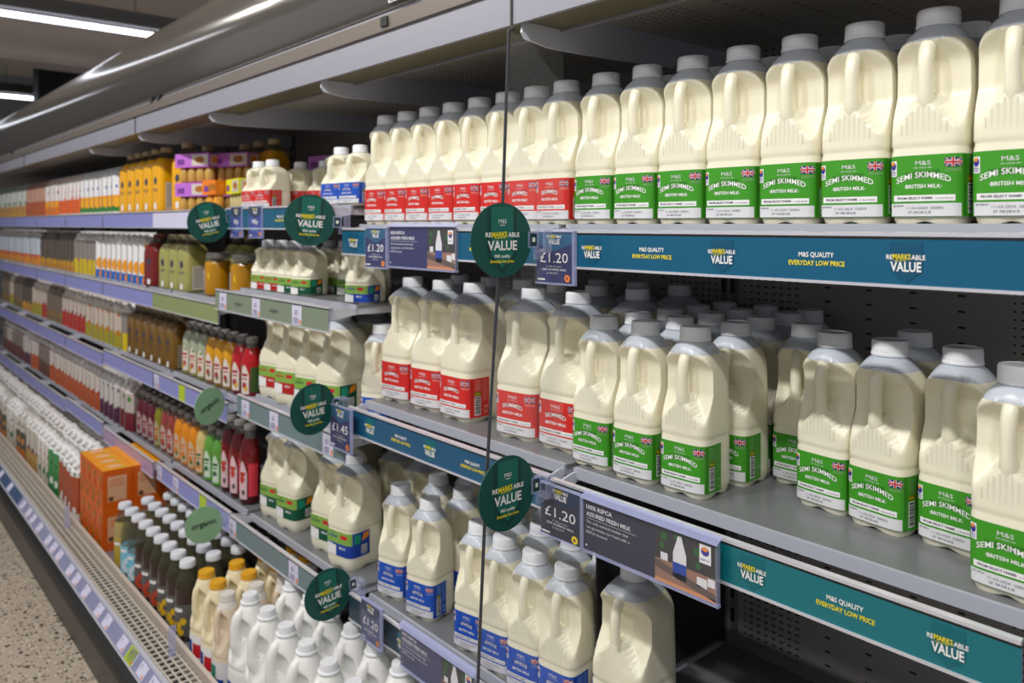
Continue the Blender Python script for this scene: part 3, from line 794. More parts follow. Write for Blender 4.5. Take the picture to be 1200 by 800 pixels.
# ---- middle shelf
ZB = -0.405
BG = [(-0.888, 1.008, 8, 'green-labelled milk bottle beside the red-labelled ones, first in the lit front row'),
      (-0.801, 1.006, 6, 'green-labelled milk bottle in the middle of the three lit ones at the shelf front'),
      (-0.706, 1.010, 3, 'green-labelled milk bottle, rightmost and tallest-looking of the three lit ones on the middle shelf'),
      (-0.656, 1.108, 6, 'shaded milk bottle just behind the right end of the three lit green-labelled ones'),
      (-0.560, 1.175, 0, 'shaded green-labelled milk bottle set far back beside the gap on the middle shelf'),
      (-0.545, 1.078, -4, 'half-shaded green-labelled milk bottle, leftmost of the right-hand group of four'),
      (-0.456, 1.070, -6, 'half-shaded green-labelled milk bottle, second of the right-hand group of four'),
      (-0.371, 1.062, -6, 'half-shaded green-labelled milk bottle just left of the brightly lit corner bottle'),
      (-0.285, 0.995, -6, 'green-labelled milk bottle large at the right edge of the middle shelf'),
      (-0.462, 1.185, 0, 'milk bottle standing alone behind the two half-shaded ones at right')]
# shelf plan: x, y for every cap seen
plan = [(-0.920, 1.006), (-0.825, 1.005), (-0.732, 1.010), (-0.724, 1.106), (-0.640, 1.175), (-0.560, 1.108), (-0.474, 1.092), (-0.384, 1.094), (-0.293, 1.006), (-0.488, 1.205)]
rots = [2, 2, 3, 2, 2, -6, -8, -6, -4, 0]
shf = 0.023
for (x, y), rz, e in zip(plan, rots, BG):
    xx = max(x, -0.917)
    put('m2g', xx, y, ZB, R(rz), e[3], 'green-labelled bottles on the middle shelf')
back = [(-0.917, 1.096), (-0.826, 1.096), (-0.917, 1.186), (-0.826, 1.186), (-0.917, 1.275), (-0.826, 1.275), (-0.736, 1.200), (-0.736, 1.288), (-0.917, 1.363), (-0.826, 1.363), (-0.736, 1.375 - 0.012)]
rank = ['second', 'second', 'third', 'third', 'fourth', 'fourth', 'third', 'fourth', 'rearmost', 'rearmost', 'rearmost']
side = ['nearest the divider', 'one right of the divider', 'nearest the divider', 'one right of the divider', 'nearest the divider', 'one right of the divider',
        'two right of the divider', 'two right of the divider', 'nearest the divider', 'one right of the divider', 'two right of the divider']
for (x, y), a_, s_ in zip(back, rank, side):
    put('m2g', x, y, ZB, R(random.uniform(-1, 1)), 'shaded milk bottle in the %s middle-shelf row, %s' % (a_, s_), 'shaded bottles at the back of the middle shelf')
RED4 = [(-1.545, 1.020, 12), (-1.435, 1.035, 10), (-1.325, 1.030, 8), (-1.125, 1.033, 8), (-1.012, 1.040, 6)]
names = ['leftmost large red-labelled milk bottle on the middle shelf', 'second large red-labelled milk bottle from the left on the middle shelf',
         'third large red-labelled milk bottle from the left, its barcode side showing', 'large red-labelled milk bottle just right of the dark divider line', 'large red-labelled milk bottle seen through the glass, next to the green ones']
RED4 = [(-1.555, 1.046, 6), (-1.440, 1.050, 8), (-1.325, 1.048, 2), (-1.135, 1.044, 8), (-1.022, 1.052, 4)]
for (x, y, rz), l in zip(RED4, names): put('m4r', x, y, ZB, R(rz), l, 'large red-labelled bottles on the middle shelf')
for i, (x, y) in enumerate([(-1.555, 1.185), (-1.44, 1.187), (-1.325, 1.187), (-1.215, 1.187), (-1.105, 1.19), (-1.0, 1.325), (-1.11, 1.325), (-0.997, 1.19), (-1.22, 1.32)]):
    put('m4r', x, y, ZB, 0, 'large milk bottle behind the red-labelled front row, %s' % ('at the left end', 'second from the left', 'third from the left', 'in the gap beside the divider line', 'next to the divider line', 'last row by the divider', 'last row, one left of the divider', 'second row by the divider', 'last row, two left of the divider')[i], 'shaded large bottles at the back of the middle shelf')

# ---- low shelf of blue labels
ZC = -0.85
for (x, y, rz, l) in [(-1.555, 1.013, 14, 'blue-labelled milk bottle standing alone at the left end of the low shelf'),
                      (-1.433, 1.010, 14, 'blue-labelled milk bottle second from the left, with a gap on its right'),
                      (-1.555, 1.119, 8, 'blue-labelled milk bottle behind the leftmost one on the low shelf'),
                      (-1.438, 1.105, 8, 'blue-labelled milk bottle behind the second one on the low shelf'),
                      (-1.255, 1.007, 12, 'blue-labelled milk bottle on the low shelf crossed by the divider line'),
                      (-1.167, 0.998, 10, 'blue-labelled milk bottle on the low shelf just right of the divider line'),
                      (-1.079, 0.996, 10, 'blue-labelled milk bottle, second right of the divider line on the low shelf'),
                      (-0.994, 0.996, 8, 'blue-labelled milk bottle under the price card, third right of the divider line')]:
    put('m2b', x, y, ZC, R(rz), l, 'blue-labelled bottles on the low shelf')
LOWB = ['second row, left of the divider line', 'second row, right of the divider line', 'second row, under the round sign', 'second row, under the price card', 'third row at the left end', 'third row, second from the left end', 'third row, left of the divider line', 'third row, right of the divider line', 'third row, under the round sign', 'third row, under the price card', 'third row in the gap', 'fourth row in the gap', 'fourth row, left of the divider line', 'fourth row, right of the divider line', 'fourth row, under the round sign']
for i, (x, y) in enumerate([(-1.255, 1.10), (-1.167, 1.095), (-1.079, 1.095), (-0.994, 1.095), (-1.555, 1.22), (-1.44, 1.21), (-1.255, 1.20), (-1.167, 1.195), (-1.079, 1.195), (-0.996, 1.195), (-1.35, 1.20), (-1.345, 1.105 + 0.2), (-1.255, 1.30), (-1.167, 1.295), (-1.079, 1.295)]):
    put('m2b', x, y, ZC, 0, 'shaded milk bottle on the low shelf, %s' % LOWB[i], 'shaded bottles at the back of the low shelf')
put('m4b', -0.868, 1.028, ZC, R(4), 'big milk bottle under the fresh milk board, partly lit, right of the blue-labelled ones', None)

# ---- third bay: one pints, organic
for (x, y, k, l) in [(-1.672, 0.975, 'm1b', 'small blue-labelled milk bottle standing beside the tall red ones'), (-1.755, 0.970, 'm1b', 'small blue-labelled milk bottle left of its twin on the top shelf'),
                     (-2.140, 0.965, 'm1r', 'small red-labelled milk bottle at the front showing its barcode'), (-2.230, 0.965, 'm1r', 'small red-labelled milk bottle left of the one showing its barcode'),
                     (-2.165, 1.062, 'm1r', 'small red-labelled milk bottle half hidden behind the front pair'), (-2.075, 1.095, 'm1r', 'small red-labelled milk bottle between the front pair and the round sign'),
                     (-1.985, 1.095, 'm1r', 'small red-labelled milk bottle above the right side of the round sign'), (-2.065, 1.195, 'm1r', 'rear small red-labelled milk bottle, mostly hidden')]:
    put(k, x, y, 0.045, R(8), l, 'small milk bottles on the top shelf')
for (x, y, k, l) in [(-2.235, 0.995, 'o1r', 'one-pint organic bottle with red lower label beside the jars'), (-2.150, 0.998, 'o1r', 'one-pint organic bottle with red lower label, second from the jars'),
                     (-2.063, 0.998, 'o1g', 'one-pint organic bottle with green label, third from the jars'), (-1.975, 0.996, 'o1g', 'one-pint organic bottle with dark green label at the front centre'),
                     (-1.885, 1.085, 'o1g', 'one-pint organic bottle set back to the right of the front four'), (-1.800, 1.085, 'o1g', 'one-pint organic bottle set back beside the blue-labelled one'),
                     (-1.690, 1.000, 'o1b', 'one-pint organic bottle with blue label at the right end'),
                     (-2.15, 1.10, 'o1r', 'one-pint organic bottle behind the red-labelled pair'), (-2.06, 1.10, 'o1g', 'one-pint organic bottle behind the third from the jars'), (-1.97, 1.10, 'o1g', 'one-pint organic bottle behind the front centre one')]:
    put(k, x, y, -0.19, R(18), l, 'one-pint organic milk bottles')
for (x, y, k, l) in [(-2.165, 1.01, 'o4r', 'large organic milk bottle with red lower label beside the red smoothies'), (-2.050, 1.005, 'o4r', 'large organic milk bottle with red lower label and lit shoulder'),
                     (-1.930, 1.005, 'o4g', 'large organic milk bottle with green label left of the dark round sign'), (-1.815, 1.005, 'o4g', 'large organic milk bottle behind the dark round sign'),
                     (-1.700, 1.16, 'o4g', 'large organic milk bottle in shade by the shelf end'), (-2.10, 1.14, 'o4r', 'large organic milk bottle hidden behind the red-labelled pair'), (-1.87, 1.14, 'o4g', 'large organic milk bottle in the second row behind the green-labelled pair')]:
    put(k, x, y, -0.492, R(14), l, 'large organic milk bottles on the grey-strip shelf')
put('m2b', -1.662, 1.03, -0.492, R(25), 'slim milk bottle with see-through handle at the right end of the organic shelf', None)
for (x, y, k, l) in [(-2.215, 1.035, 'o4g', 'large organic milk bottle with green label beside the red drinks on the low shelf'), (-2.095, 1.03, 'o4g', 'large organic milk bottle with wide green label on the low shelf'),
                     (-1.895, 1.035, 'o4g', 'large organic milk bottle with green label left of the blue-labelled organic one'), (-1.775, 1.02, 'o4b', 'large organic milk bottle with green and blue label'),
                     (-1.68, 1.165, 'o4b', 'large organic milk bottle in shade behind the blue-labelled one'), (-1.80, 1.165, 'o4b', 'large organic milk bottle in the second row of the low shelf'),
                     (-1.99, 1.16, 'o4g', 'large organic milk bottle in the second row behind the gap')]:
    put(k, x, y, ZC, R(12), l, 'large organic milk bottles on the low shelf')

# ---- deck: white, cream and amber-capped bottles
ZD = -1.17
dk = []
for i in range(10): dk.append((-1.904 + i * 0.1008, 0.800))
for i, (x, y) in enumerate(dk): put('wht', x, y, ZD, R(9), 'white filtered-milk bottle with white cap in the deck front row, %s from the left' % ORD[i], 'white bottles in the front row of the deck')
for i in range(8): put('wht', -1.904 + i * 0.1008, 0.911, ZD, R(9), 'white filtered-milk bottle in the second deck row, %s from the left' % ORD[i], 'white bottles in the second row of the deck')
for i in range(6): put('wht', -1.60 + i * 0.12, 1.02, ZD, R(9), 'white filtered-milk bottle in the third deck row, %s from the left' % ORD[i], 'white bottles in the third row of the deck')
for i, (x, y) in enumerate([(-2.165, 0.788), (-2.082, 0.788), (-2.165, 0.872), (-2.082, 0.872), (-2.165, 0.956), (-2.082, 0.956), (-2.165, 1.040), (-2.082, 1.040)]):
    put('yel', x, y, ZD, R(8), 'cream milk bottle with amber cap, %s row, %s column of its block' % (ORD[i // 2], ('left', 'right')[i % 2]), 'amber-capped bottles on the deck')
for i, (x, y) in enumerate([(-1.998, 0.780), (-1.998, 0.857), (-1.998, 0.934), (-1.998, 1.011)]):
    put('oat', x, y, ZD, R(8), 'pale pinkish bottle with pale cap between amber and white caps, %s row from the front' % ORD[i], 'pale-capped bottles on the deck')

# ================================================================== juice bottles
def juice_bottle(color, capc, lab=True, w=0.088, h=0.245, nm='juice_bottle', topclear=True, stick=(225, 220, 210)):
    t = thing(nm, 'juice', 'juice bottle')
    liq = mat('liquid_%d_%d_%d' % color, color, 0.12, spec=0.6, coat=0.5)
    clr = mat('clear_shoulder', (120, 112, 90), 0.15, alpha=0.55)
    hw = w / 2; rings = []
    k = h / 0.245
    for z, s, n in [(0, 0.88, 4), (0.004, 0.96, 4.5), (0.012, 1, 5), (0.05, 1, 5), (0.10, 1, 5), (0.155, 1, 5), (0.170, 0.985, 4.6), (0.183, 0.93, 4), (0.194, 0.84, 3.4), (0.203, 0.70, 2.8), (0.210, 0.56, 2.3), (0.217, 0.47, 2.1), (0.230, 0.45, 2)]:
        rings.append([(x, y, z * k) for x, y in (superpt(a, hw * s, hw * s, n) for a in angles(1, 1, n, 40))])
    b = MB(); b.loft(rings, liq, True, True, lambda z: liq if z < 0.200 * k else clr); b.build('body', t, True, 50)
    b = MB(); b.lathe([(0.021, h - 0.019), (0.0215, h - 0.017), (0.021, h - 0.002), (0.019, h), (0.001, h)], mat('cap_%d_%d_%d' % capc, capc, 0.5), 28); b.build('cap', t, True, 40)
    if lab:
        fn = lambda u, v: (u, -hw - 0.0006, v); fs = lambda u, v: (hw + 0.0006, u, v)
        b = MB(); b.disc((0.0, 0.118 * k), 0.011, INK, fn, 20, 0.014); b.rect(-0.018, 0.018, 0.085 * k, 0.088 * k, INK, fn); b.rect(-0.013, 0.013, 0.078 * k, 0.081 * k, INK, fn)
        b.rect(-0.008, 0.008, 0.012 * k, 0.036 * k, WHITE, fn)
        b.rect(-0.028, 0.026, 0.012 * k, 0.112 * k, mat('info_sticker_%d' % stick[0], stick, 0.5), fs)
        fs2 = lambda u, v: (hw + 0.0010, u, v)
        for q in range(15): b.rect(-0.024, 0.022 - 0.006 * (q % 3), (0.020 + q * 0.006) * k, (0.0225 + q * 0.006) * k, mat('print_brown', (150, 140, 128), 0.6), fs2)
        b.build('label', t)
    return t
def wrap_sleeve(b, r, z0, z1, m, seg=28):
    b.lathe([(r, z0), (r, z1)], m, seg)
def smoothie(color, bits, labc=(226, 214, 206), h=0.182, capc=(150, 146, 142), nm='smoothie_bottle', low=None, patch=None):
    t = thing(nm, 'smoothie', 'smoothie bottle')
    liq = mat('smooth_%d_%d_%d' % color, color, 0.1, coat=0.6)
    clr = mat('clear_neck', (150, 150, 146), 0.12, alpha=0.5)
    k = h / 0.182
    prof = [(0.022, 0.0), (0.028, 0.002), (0.0305, 0.008), (0.031, 0.02), (0.0305, 0.06), (0.031, 0.10), (0.0305, 0.115), (0.0285, 0.128), (0.0245, 0.141), (0.0195, 0.151), (0.0165, 0.158), (0.016, 0.167)]
    lowm = mat('smlow_%d_%d_%d' % low, low, 0.15) if low else liq
    b = MB(); b.lathe([(r, z * k) for r, z in prof], liq, 26, matf=lambda z: (lowm if z < 0.055 * k else liq) if z < 0.150 * k else clr); b.build('body', t, True, 50)
    b = MB(); b.lathe([(0.0185, h - 0.017), (0.019, h - 0.015), (0.0185, h - 0.002), (0.017, h), (0.001, h)], mat('cap_%d_%d_%d' % capc, capc, 0.4), 22); b.build('cap', t, True, 40)
    lm = mat('smlab_%d_%d_%d' % labc, labc, 0.45)
    b = MB()
    def P(s, v, o=0.0005):
        a = -PI / 2 + s / 0.031; r = 0.0312 + o
        return (r * math.cos(a), r * math.sin(a), v * k)
    outline = [(-0.015, 0.015), (0.015, 0.015), (0.016, 0.075), (0.010, 0.095), (0.0, 0.102), (-0.010, 0.095), (-0.016, 0.075)]
    for q in range(8):
        u0 = -0.016 + q * 0.004; u1 = u0 + 0.004
        tp = lambda u: 0.102 - 0.03 * (abs(u) / 0.016) ** 1.6
        b.add([P(u0, 0.014), P(u1, 0.014), P(u1, tp(u1)), P(u0, tp(u0))], [(0, 1, 2, 3)], lm)
    for (u, v, r, c) in bits:
        cm = mat('bit_%d_%d_%d' % c, c, 0.45)
        n = 10; V = [P(u + r * math.cos(2 * PI * i / n), v + r * math.sin(2 * PI * i / n) * 1.3, 0.0011) for i in range(n)]; b.add(V, [tuple(range(n))], cm)
    b.rect(-0.011, 0.011, 0.068, 0.076, mat('bit_%d_%d_%d' % bits[0][3], bits[0][3]), lambda u, v: P(u, v, 0.0010), 3)
    b.rect(-0.010, 0.010, 0.058, 0.062, mat('bit_%d_%d_%d' % bits[0][3], bits[0][3]), lambda u, v: P(u, v, 0.0010), 3)
    if patch:
        pm = mat('bit_%d_%d_%d' % patch, patch, 0.45)
        b.rect(0.020, 0.050, 0.02, 0.095, pm, lambda u, v: P(u, v, 0.0004), 6)
    b.build('label', t)
    return t
def carton(bands, circ=None, capc=(240, 240, 240), w=0.064, d=0.058, h=0.205, topc=(236, 234, 230), name='juice_carton', cat='carton'):
    t = thing(name, 'carton', cat)
    b = MB(); hw, hd = w / 2, d / 2; zf = h - 0.045
    zs = sorted(bands)
    for (z0, z1, c) in bands:
        m = mat('ctn_%d_%d_%d' % c, c, 0.4); a, e = z0 * zf, z1 * zf
        b.box(-hw, hw, -hd, hd, a, e, m)
    tm = mat('ctn_%d_%d_%d' % topc, topc, 0.45)
    b.add([(-hw, -hd, zf), (hw, -hd, zf), (hw, hd, zf), (-hw, hd, zf), (-hw, 0.004, h - 0.012), (hw, 0.004, h - 0.012), (hw, 0.008, h - 0.012), (-hw, 0.008, h - 0.012)],
          [(0, 1, 5, 4), (2, 3, 7, 6), (1, 2, 6, 5), (3, 0, 4, 7), (4, 5, 6, 7)], tm)
    b.box(-hw, hw, 0.0045, 0.0075, h - 0.012, h, tm)
    em = mat('carton_edge', (120, 112, 104), 0.5)
    b.box(-hw - 0.0004, -hw + 0.004, -hd - 0.0004, -hd + 0.003, 0, zf, em)
    b.box(hw, hw + 0.0004, -hd + 0.008, hd - 0.006, 0.12 * zf, 0.80 * zf, mat('carton_shade_panel', (150, 142, 134), 0.5))  # grey panel under print lines: the side's shade put into the colour
    for q in range(8): b.box(hw + 0.0004, hw + 0.0007, -hd + 0.012, hd - 0.012, (0.18 + q * 0.07) * zf, (0.205 + q * 0.07) * zf, INK)
    if circ:
        for (u, v, r, c) in circ:
            b.disc((u, v * zf), r, mat('bit_%d_%d_%d' % c, c, 0.45), lambda u_, v_: (max(-hw, min(hw, u_)), -hd - 0.0006, max(0.001, v_)), 16)
            b.disc((u * 0.6, v * zf), r, mat('bit_%d_%d_%d' % c, c, 0.45), lambda u_, v_: (hw + 0.0006, max(-hd, min(hd, u_)), max(0.001, v_)), 16)
    b.build('body', t)
    b = MB()
    xf = Matrix.Translation((0, -0.017, zf + 0.019)) @ Matrix.Rotation(R(41), 4, 'X')
    b.lathe([(0.013, 0), (0.013, 0.012), (0.011, 0.014), (0.001, 0.014)], mat('ccap_%d_%d_%d' % capc, capc, 0.4), 16, xf=xf); b.build('cap', t, True, 40)
    return t

ORANGE, AMB = (228, 110, 24), (240, 160, 30)
BUILD.update({
    'jy': lambda: juice_bottle((246, 178, 6), (206, 188, 150)),
    'jo': lambda: juice_bottle((168, 164, 92), (150, 140, 110), h=0.20),
    'ja': lambda: juice_bottle((120, 86, 22), (110, 96, 70), h=0.20, stick=(150, 136, 110)),
    'jr': lambda: juice_bottle((120, 24, 22), (110, 60, 50), h=0.20, stick=(190, 180, 180)),
    's_pale': lambda: smoothie((168, 176, 152), [(0.0, 0.04, 0.008, (190, 80, 60)), (0.004, 0.09, 0.004, (90, 140, 40)), (-0.006, 0.03, 0.006, (220, 190, 40))], low=(150, 140, 70), patch=(200, 190, 60)),
    's_yel': lambda: smoothie((224, 160, 14), [(0.0, 0.04, 0.008, (170, 50, 60)), (0.004, 0.03, 0.005, (80, 120, 40))], low=(150, 110, 40), patch=(120, 60, 40)),
    's_red': lambda: smoothie((190, 22, 34), [(0.0, 0.04, 0.008, (170, 40, 60)), (0.006, 0.03, 0.006, (220, 180, 30))], low=(120, 20, 40), patch=(60, 90, 40)),
    's_plum': lambda: smoothie((96, 20, 40), [(0.0, 0.04, 0.009, (140, 40, 60)), (0.004, 0.03, 0.005, (80, 50, 60))], labc=(176, 150, 150), patch=(90, 30, 50)),
    's_moss': lambda: smoothie((134, 130, 24), [(0.0, 0.04, 0.009, (190, 90, 40)), (0.004, 0.03, 0.005, (60, 100, 40))], labc=(180, 168, 130), patch=(150, 120, 40)),
    's_pink': lambda: smoothie((150, 62, 56), [(0.0, 0.04, 0.009, (180, 60, 60)), (0.004, 0.03, 0.005, (60, 60, 40))], labc=(196, 170, 160), patch=(110, 60, 60)),
    's_org': lambda: smoothie((226, 140, 10), [(0.0, 0.04, 0.009, (220, 120, 30)), (0.004, 0.03, 0.006, (80, 120, 40))], labc=(206, 180, 150), patch=(220, 130, 30)),
    's_crm': lambda: smoothie((216, 190, 120), [(0.0, 0.04, 0.009, (10, 96, 80)), (0.004, 0.03, 0.006, (230, 130, 20))], labc=(226, 190, 150), low=(150, 120, 40), patch=(10, 90, 80)),
    's_lime': lambda: smoothie((96, 160, 60), [(0.0, 0.04, 0.009, (20, 90, 40)), (0.004, 0.03, 0.006, (230, 240, 230))], labc=(206, 226, 200), low=(90, 170, 30), patch=(40, 140, 50)),
    's_cran': lambda: smoothie((118, 14, 20), [(0.0, 0.06, 0.008, (190, 60, 40)), (0.004, 0.03, 0.005, (60, 60, 60))], labc=(226, 190, 196), low=(70, 10, 18), h=0.24, patch=(226, 60, 80)),
    'c_oj': lambda: carton([(0, 0.07, (240, 238, 230)), (0.07, 0.22, (40, 130, 50)), (0.22, 0.52, AMB), (0.52, 1, (236, 236, 240))], [(0.0, 0.32, 0.022, (246, 176, 40)), (0.0, 0.75, 0.007, (40, 90, 180))], capc=(210, 214, 226)),
    'c_red': lambda: carton([(0, 0.06, (236, 234, 228)), (0.06, 0.50, (232, 96, 24)), (0.50, 1, (236, 228, 228))], [(0.004, 0.55, 0.014, (226, 70, 20)), (0.0, 0.75, 0.007, (210, 60, 40))], capc=(220, 200, 196)),
    'c_amb': lambda: carton([(0, 0.3, (226, 120, 20)), (0.3, 0.52, AMB), (0.52, 1, (230, 222, 224))], [(0.0, 0.8, 0.008, (180, 60, 30))], capc=(206, 190, 180)),
    'c_rust': lambda: carton([(0, 0.55, (180, 84, 34)), (0.55, 1, (196, 150, 130))], [(0.0, 0.5, 0.012, (170, 60, 40))], topc=(170, 130, 120), capc=(160, 130, 120)),
    'c_grn': lambda: carton([(0, 0.2, (206, 150, 50)), (0.2, 0.45, (190, 140, 70)), (0.45, 1, (206, 212, 206))], [(0.0, 0.55, 0.016, (60, 120, 70))], topc=(190, 196, 190), capc=(150, 160, 150)),
    'c_circ': lambda: carton([(0, 0.22, (34, 104, 190)), (0.22, 0.55, (238, 236, 236)), (0.55, 1, (240, 240, 242))], [(0.0, 0.40, 0.026, (242, 160, 30)), (0.014, 0.10, 0.020, (236, 140, 20)), (0.018, 0.95, 0.010, (240, 150, 30))], h=0.205),
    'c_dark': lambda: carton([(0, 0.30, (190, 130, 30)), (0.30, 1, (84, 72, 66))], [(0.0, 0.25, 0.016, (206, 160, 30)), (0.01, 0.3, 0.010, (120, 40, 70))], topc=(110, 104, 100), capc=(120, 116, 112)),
    'c_grey': lambda: carton([(0, 0.45, (214, 186, 30)), (0.45, 1, (140, 134, 130))], [(0.01, 0.4, 0.010, (150, 30, 90))], topc=(226, 226, 228)),
    'c_blue': lambda: carton([(0, 0.2, (220, 140, 40)), (0.2, 0.38, (206, 80, 40)), (0.38, 1, (196, 206, 220))], [(0.0, 0.22, 0.018, (226, 150, 40)), (0.012, 0.7, 0.010, (70, 110, 190))], topc=(190, 190, 190)),
    'c_cher': lambda: carton([(0, 0.5, (176, 40, 34)), (0.5, 1, (196, 182, 174))], [(0.0, 0.52, 0.012, (130, 20, 30))], topc=(226, 214, 206), h=0.20),
    'c_pine': lambda: carton([(0, 0.42, (160, 150, 40)), (0.42, 1, (196, 184, 170))], [(0.0, 0.4, 0.014, (190, 120, 30)), (0.0, 0.9, 0.007, (220, 120, 30))], topc=(226, 216, 206), h=0.20),
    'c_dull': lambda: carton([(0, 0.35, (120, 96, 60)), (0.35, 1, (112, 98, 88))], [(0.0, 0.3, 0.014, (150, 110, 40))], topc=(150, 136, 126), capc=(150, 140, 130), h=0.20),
    'c_rusw': lambda: carton([(0, 0.52, (184, 84, 40)), (0.52, 1, (206, 196, 190))], [(0.0, 0.5, 0.012, (170, 60, 34))], topc=(226, 214, 208), h=0.20),
    'c_plum': lambda: carton([(0, 0.42, (84, 40, 70)), (0.42, 1, (200, 194, 192))], [(0.0, 0.4, 0.012, (70, 30, 60)), (0.0, 0.9, 0.007, (40, 50, 60))], topc=(232, 230, 230), h=0.20),
    'c_wine': lambda: carton([(0, 0.5, (110, 28, 40)), (0.5, 1, (190, 180, 178))], [(0.0, 0.85, 0.012, (60, 140, 50))], topc=(206, 196, 196), h=0.20),
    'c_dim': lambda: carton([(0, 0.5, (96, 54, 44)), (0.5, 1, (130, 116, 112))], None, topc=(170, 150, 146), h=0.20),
    'c_foil': lambda: carton([(0, 0.6, (206, 200, 184)), (0.6, 1, (230, 228, 224))], [(0.0, 0.3, 0.016, (40, 110, 70)), (0.0, 0.7, 0.008, (200, 80, 40))], h=0.235, topc=(240, 240, 240), name='milk_carton'),
    'c_leaf': lambda: carton([(0, 0.6, (30, 130, 60)), (0.6, 1, (60, 150, 80))], [(0.0, 0.3, 0.016, (236, 240, 230)), (0.0, 0.7, 0.008, (20, 80, 50))], h=0.235, topc=(238, 240, 238), name='milk_carton'),
    'c_terr': lambda: carton([(0, 0.15, (226, 220, 210)), (0.15, 0.9, (176, 76, 40)), (0.9, 1, (236, 234, 230))], [(0.0, 0.2, 0.014, (230, 226, 220)), (0.005, 0.95, 0.007, (20, 110, 80))], h=0.235, topc=(240, 240, 240), name='milk_carton'),
    'c_oat': lambda: carton([(0, 0.25, (196, 120, 50)), (0.25, 0.7, (74, 78, 70)), (0.7, 1, (214, 208, 196))], [(0.0, 0.45, 0.016, (206, 140, 60)), (0.0, 0.85, 0.008, (60, 80, 120))], h=0.235, topc=(206, 202, 196), name='milk_carton'),
    'c_wht': lambda: carton([(0, 0.5, (190, 150, 80)), (0.5, 1, (206, 200, 190))], [(0.0, 0.5, 0.014, (120, 60, 90))], h=0.235, topc=(234, 230, 228), name='milk_carton'),
})

def rows_of(kind, x_right, count, pitch, y, z, rz, words, group, cat_words):
    rz = rz + 11
    """count copies side by side from x_right leftwards"""
    for i in range(count):
        put(kind, x_right - i * pitch, y + random.uniform(-0.004, 0.004), z, R(rz + random.uniform(-3, 3)), '%s, %s from the right' % (words, ORD[i]), group)
# top shelf
for i, x in enumerate((-3.115, -3.225, -3.335, -3.440, -3.545)):
    put('jy', x, 0.985, 0.045, R(10), 'large yellow orange-juice bottle with beige cap, %s from the right on the top shelf' % ORD[i], 'yellow juice bottles on the top shelf')
put('jy', -2.885, 0.985, 0.045, R(18), 'large yellow juice bottle standing alone beside the purple packs', None)
for i, (x, y) in enumerate(((-3.15, 1.09), (-2.965, 1.085), (-2.80, 1.16), (-2.68, 1.16), (-2.56, 1.16))):
    put('jy', x, y, 0.045, R(10), 'shaded yellow juice bottle behind the front items, %s from the left' % ORD[i], 'shaded juice bottles behind the packs')
rows_of('c_oj', -3.685, 8, 0.079, 0.985, 0.045, 12, 'white and orange juice carton with green base on the top shelf', 'orange juice cartons on the top shelf', 'those next to the yellow bottles')
rows_of('c_red', -4.325, 6, 0.079, 0.985, 0.045, 12, 'white and red-orange carton on the top shelf', 'red-orange cartons on the top shelf', 'its block')
rows_of('c_amb', -4.805, 4, 0.079, 0.985, 0.045, 12, 'white and amber carton on the top shelf', 'amber cartons on the top shelf', 'its block')
rows_of('c_rust', -5.13, 7, 0.079, 0.985, 0.045, 12, 'rust-coloured carton far along the top shelf', 'rust cartons on the top shelf', 'its block')
rows_of('c_grn', -5.69, 14, 0.079, 0.985, 0.045, 12, 'green and tan carton at the far end of the top shelf', 'green and tan cartons on the top shelf', 'its block')
# second shelf
for i, (x, y) in enumerate(((-2.860, 0.995), (-2.962, 0.995), (-3.064, 0.995), (-2.76, 1.12), (-2.66, 1.12))):
    put('jo', x, y, -0.237, R(9), 'pale olive juice bottle on the second shelf, %s' % ('nearest the jars', 'second from the jars', 'third from the jars', 'shaded behind the left jar', 'shaded behind the gap of the jars')[i], 'pale olive juice bottles')
put('jr', -3.205, 0.985, -0.237, R(18), 'dark red juice bottle left of the pale olive bottles', None)
rows_of('c_circ', -3.31, 9, 0.080, 0.985, -0.237, 10, 'white carton with orange disc and blue base on the second shelf', 'orange disc cartons', 'its block')
rows_of('c_grey', -4.04, 5, 0.080, 0.985, -0.237, 10, 'grey and yellow carton on the second shelf', 'grey and yellow cartons', 'its block')
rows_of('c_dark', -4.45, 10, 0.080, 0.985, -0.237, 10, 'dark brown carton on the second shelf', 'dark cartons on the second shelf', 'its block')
rows_of('c_blue', -5.27, 18, 0.080, 0.985, -0.237, 10, 'pale blue and orange carton far along the second shelf', 'pale blue cartons on the second shelf', 'its block')
# third shelf
k3 = ['s_red', 's_red', 's_yel', 's_yel', 's_yel', 's_pale', 's_pale', 's_pale']
nm3 = {'s_red': 'red smoothie bottle', 's_yel': 'yellow smoothie bottle', 's_pale': 'pale clear-shouldered smoothie bottle'}
cnt = {}
for i, k in enumerate(k3):
    cnt[k] = cnt.get(k, 0) + 1
    put(k, -2.345 - i * 0.0745, 0.992, -0.525, R(20), '%s on the third shelf, %s of its colour from the right' % (nm3[k], ORD[cnt[k] - 1]), 'smoothies on the third shelf')
for i in range(6): put('ja', -2.985 - i * 0.094, 0.99, -0.525, R(5), 'brown cider-coloured juice bottle on the third shelf, %s from the right' % ORD[i], 'brown juice bottles on the third shelf')
rows_of('c_grey', -3.55, 1, 0.080, 0.985, -0.525, 10, 'single yellow carton beside the brown bottles', 'yellow carton on the third shelf', 'the cartons')
rows_of('c_pine', -3.67, 7, 0.080, 0.985, -0.525, 10, 'olive and cream carton on the third shelf', 'olive cartons on the third shelf', 'its block')
rows_of('c_cher', -4.24, 6, 0.080, 0.985, -0.525, 10, 'cherry red and cream carton on the third shelf', 'cherry cartons on the third shelf', 'its block')
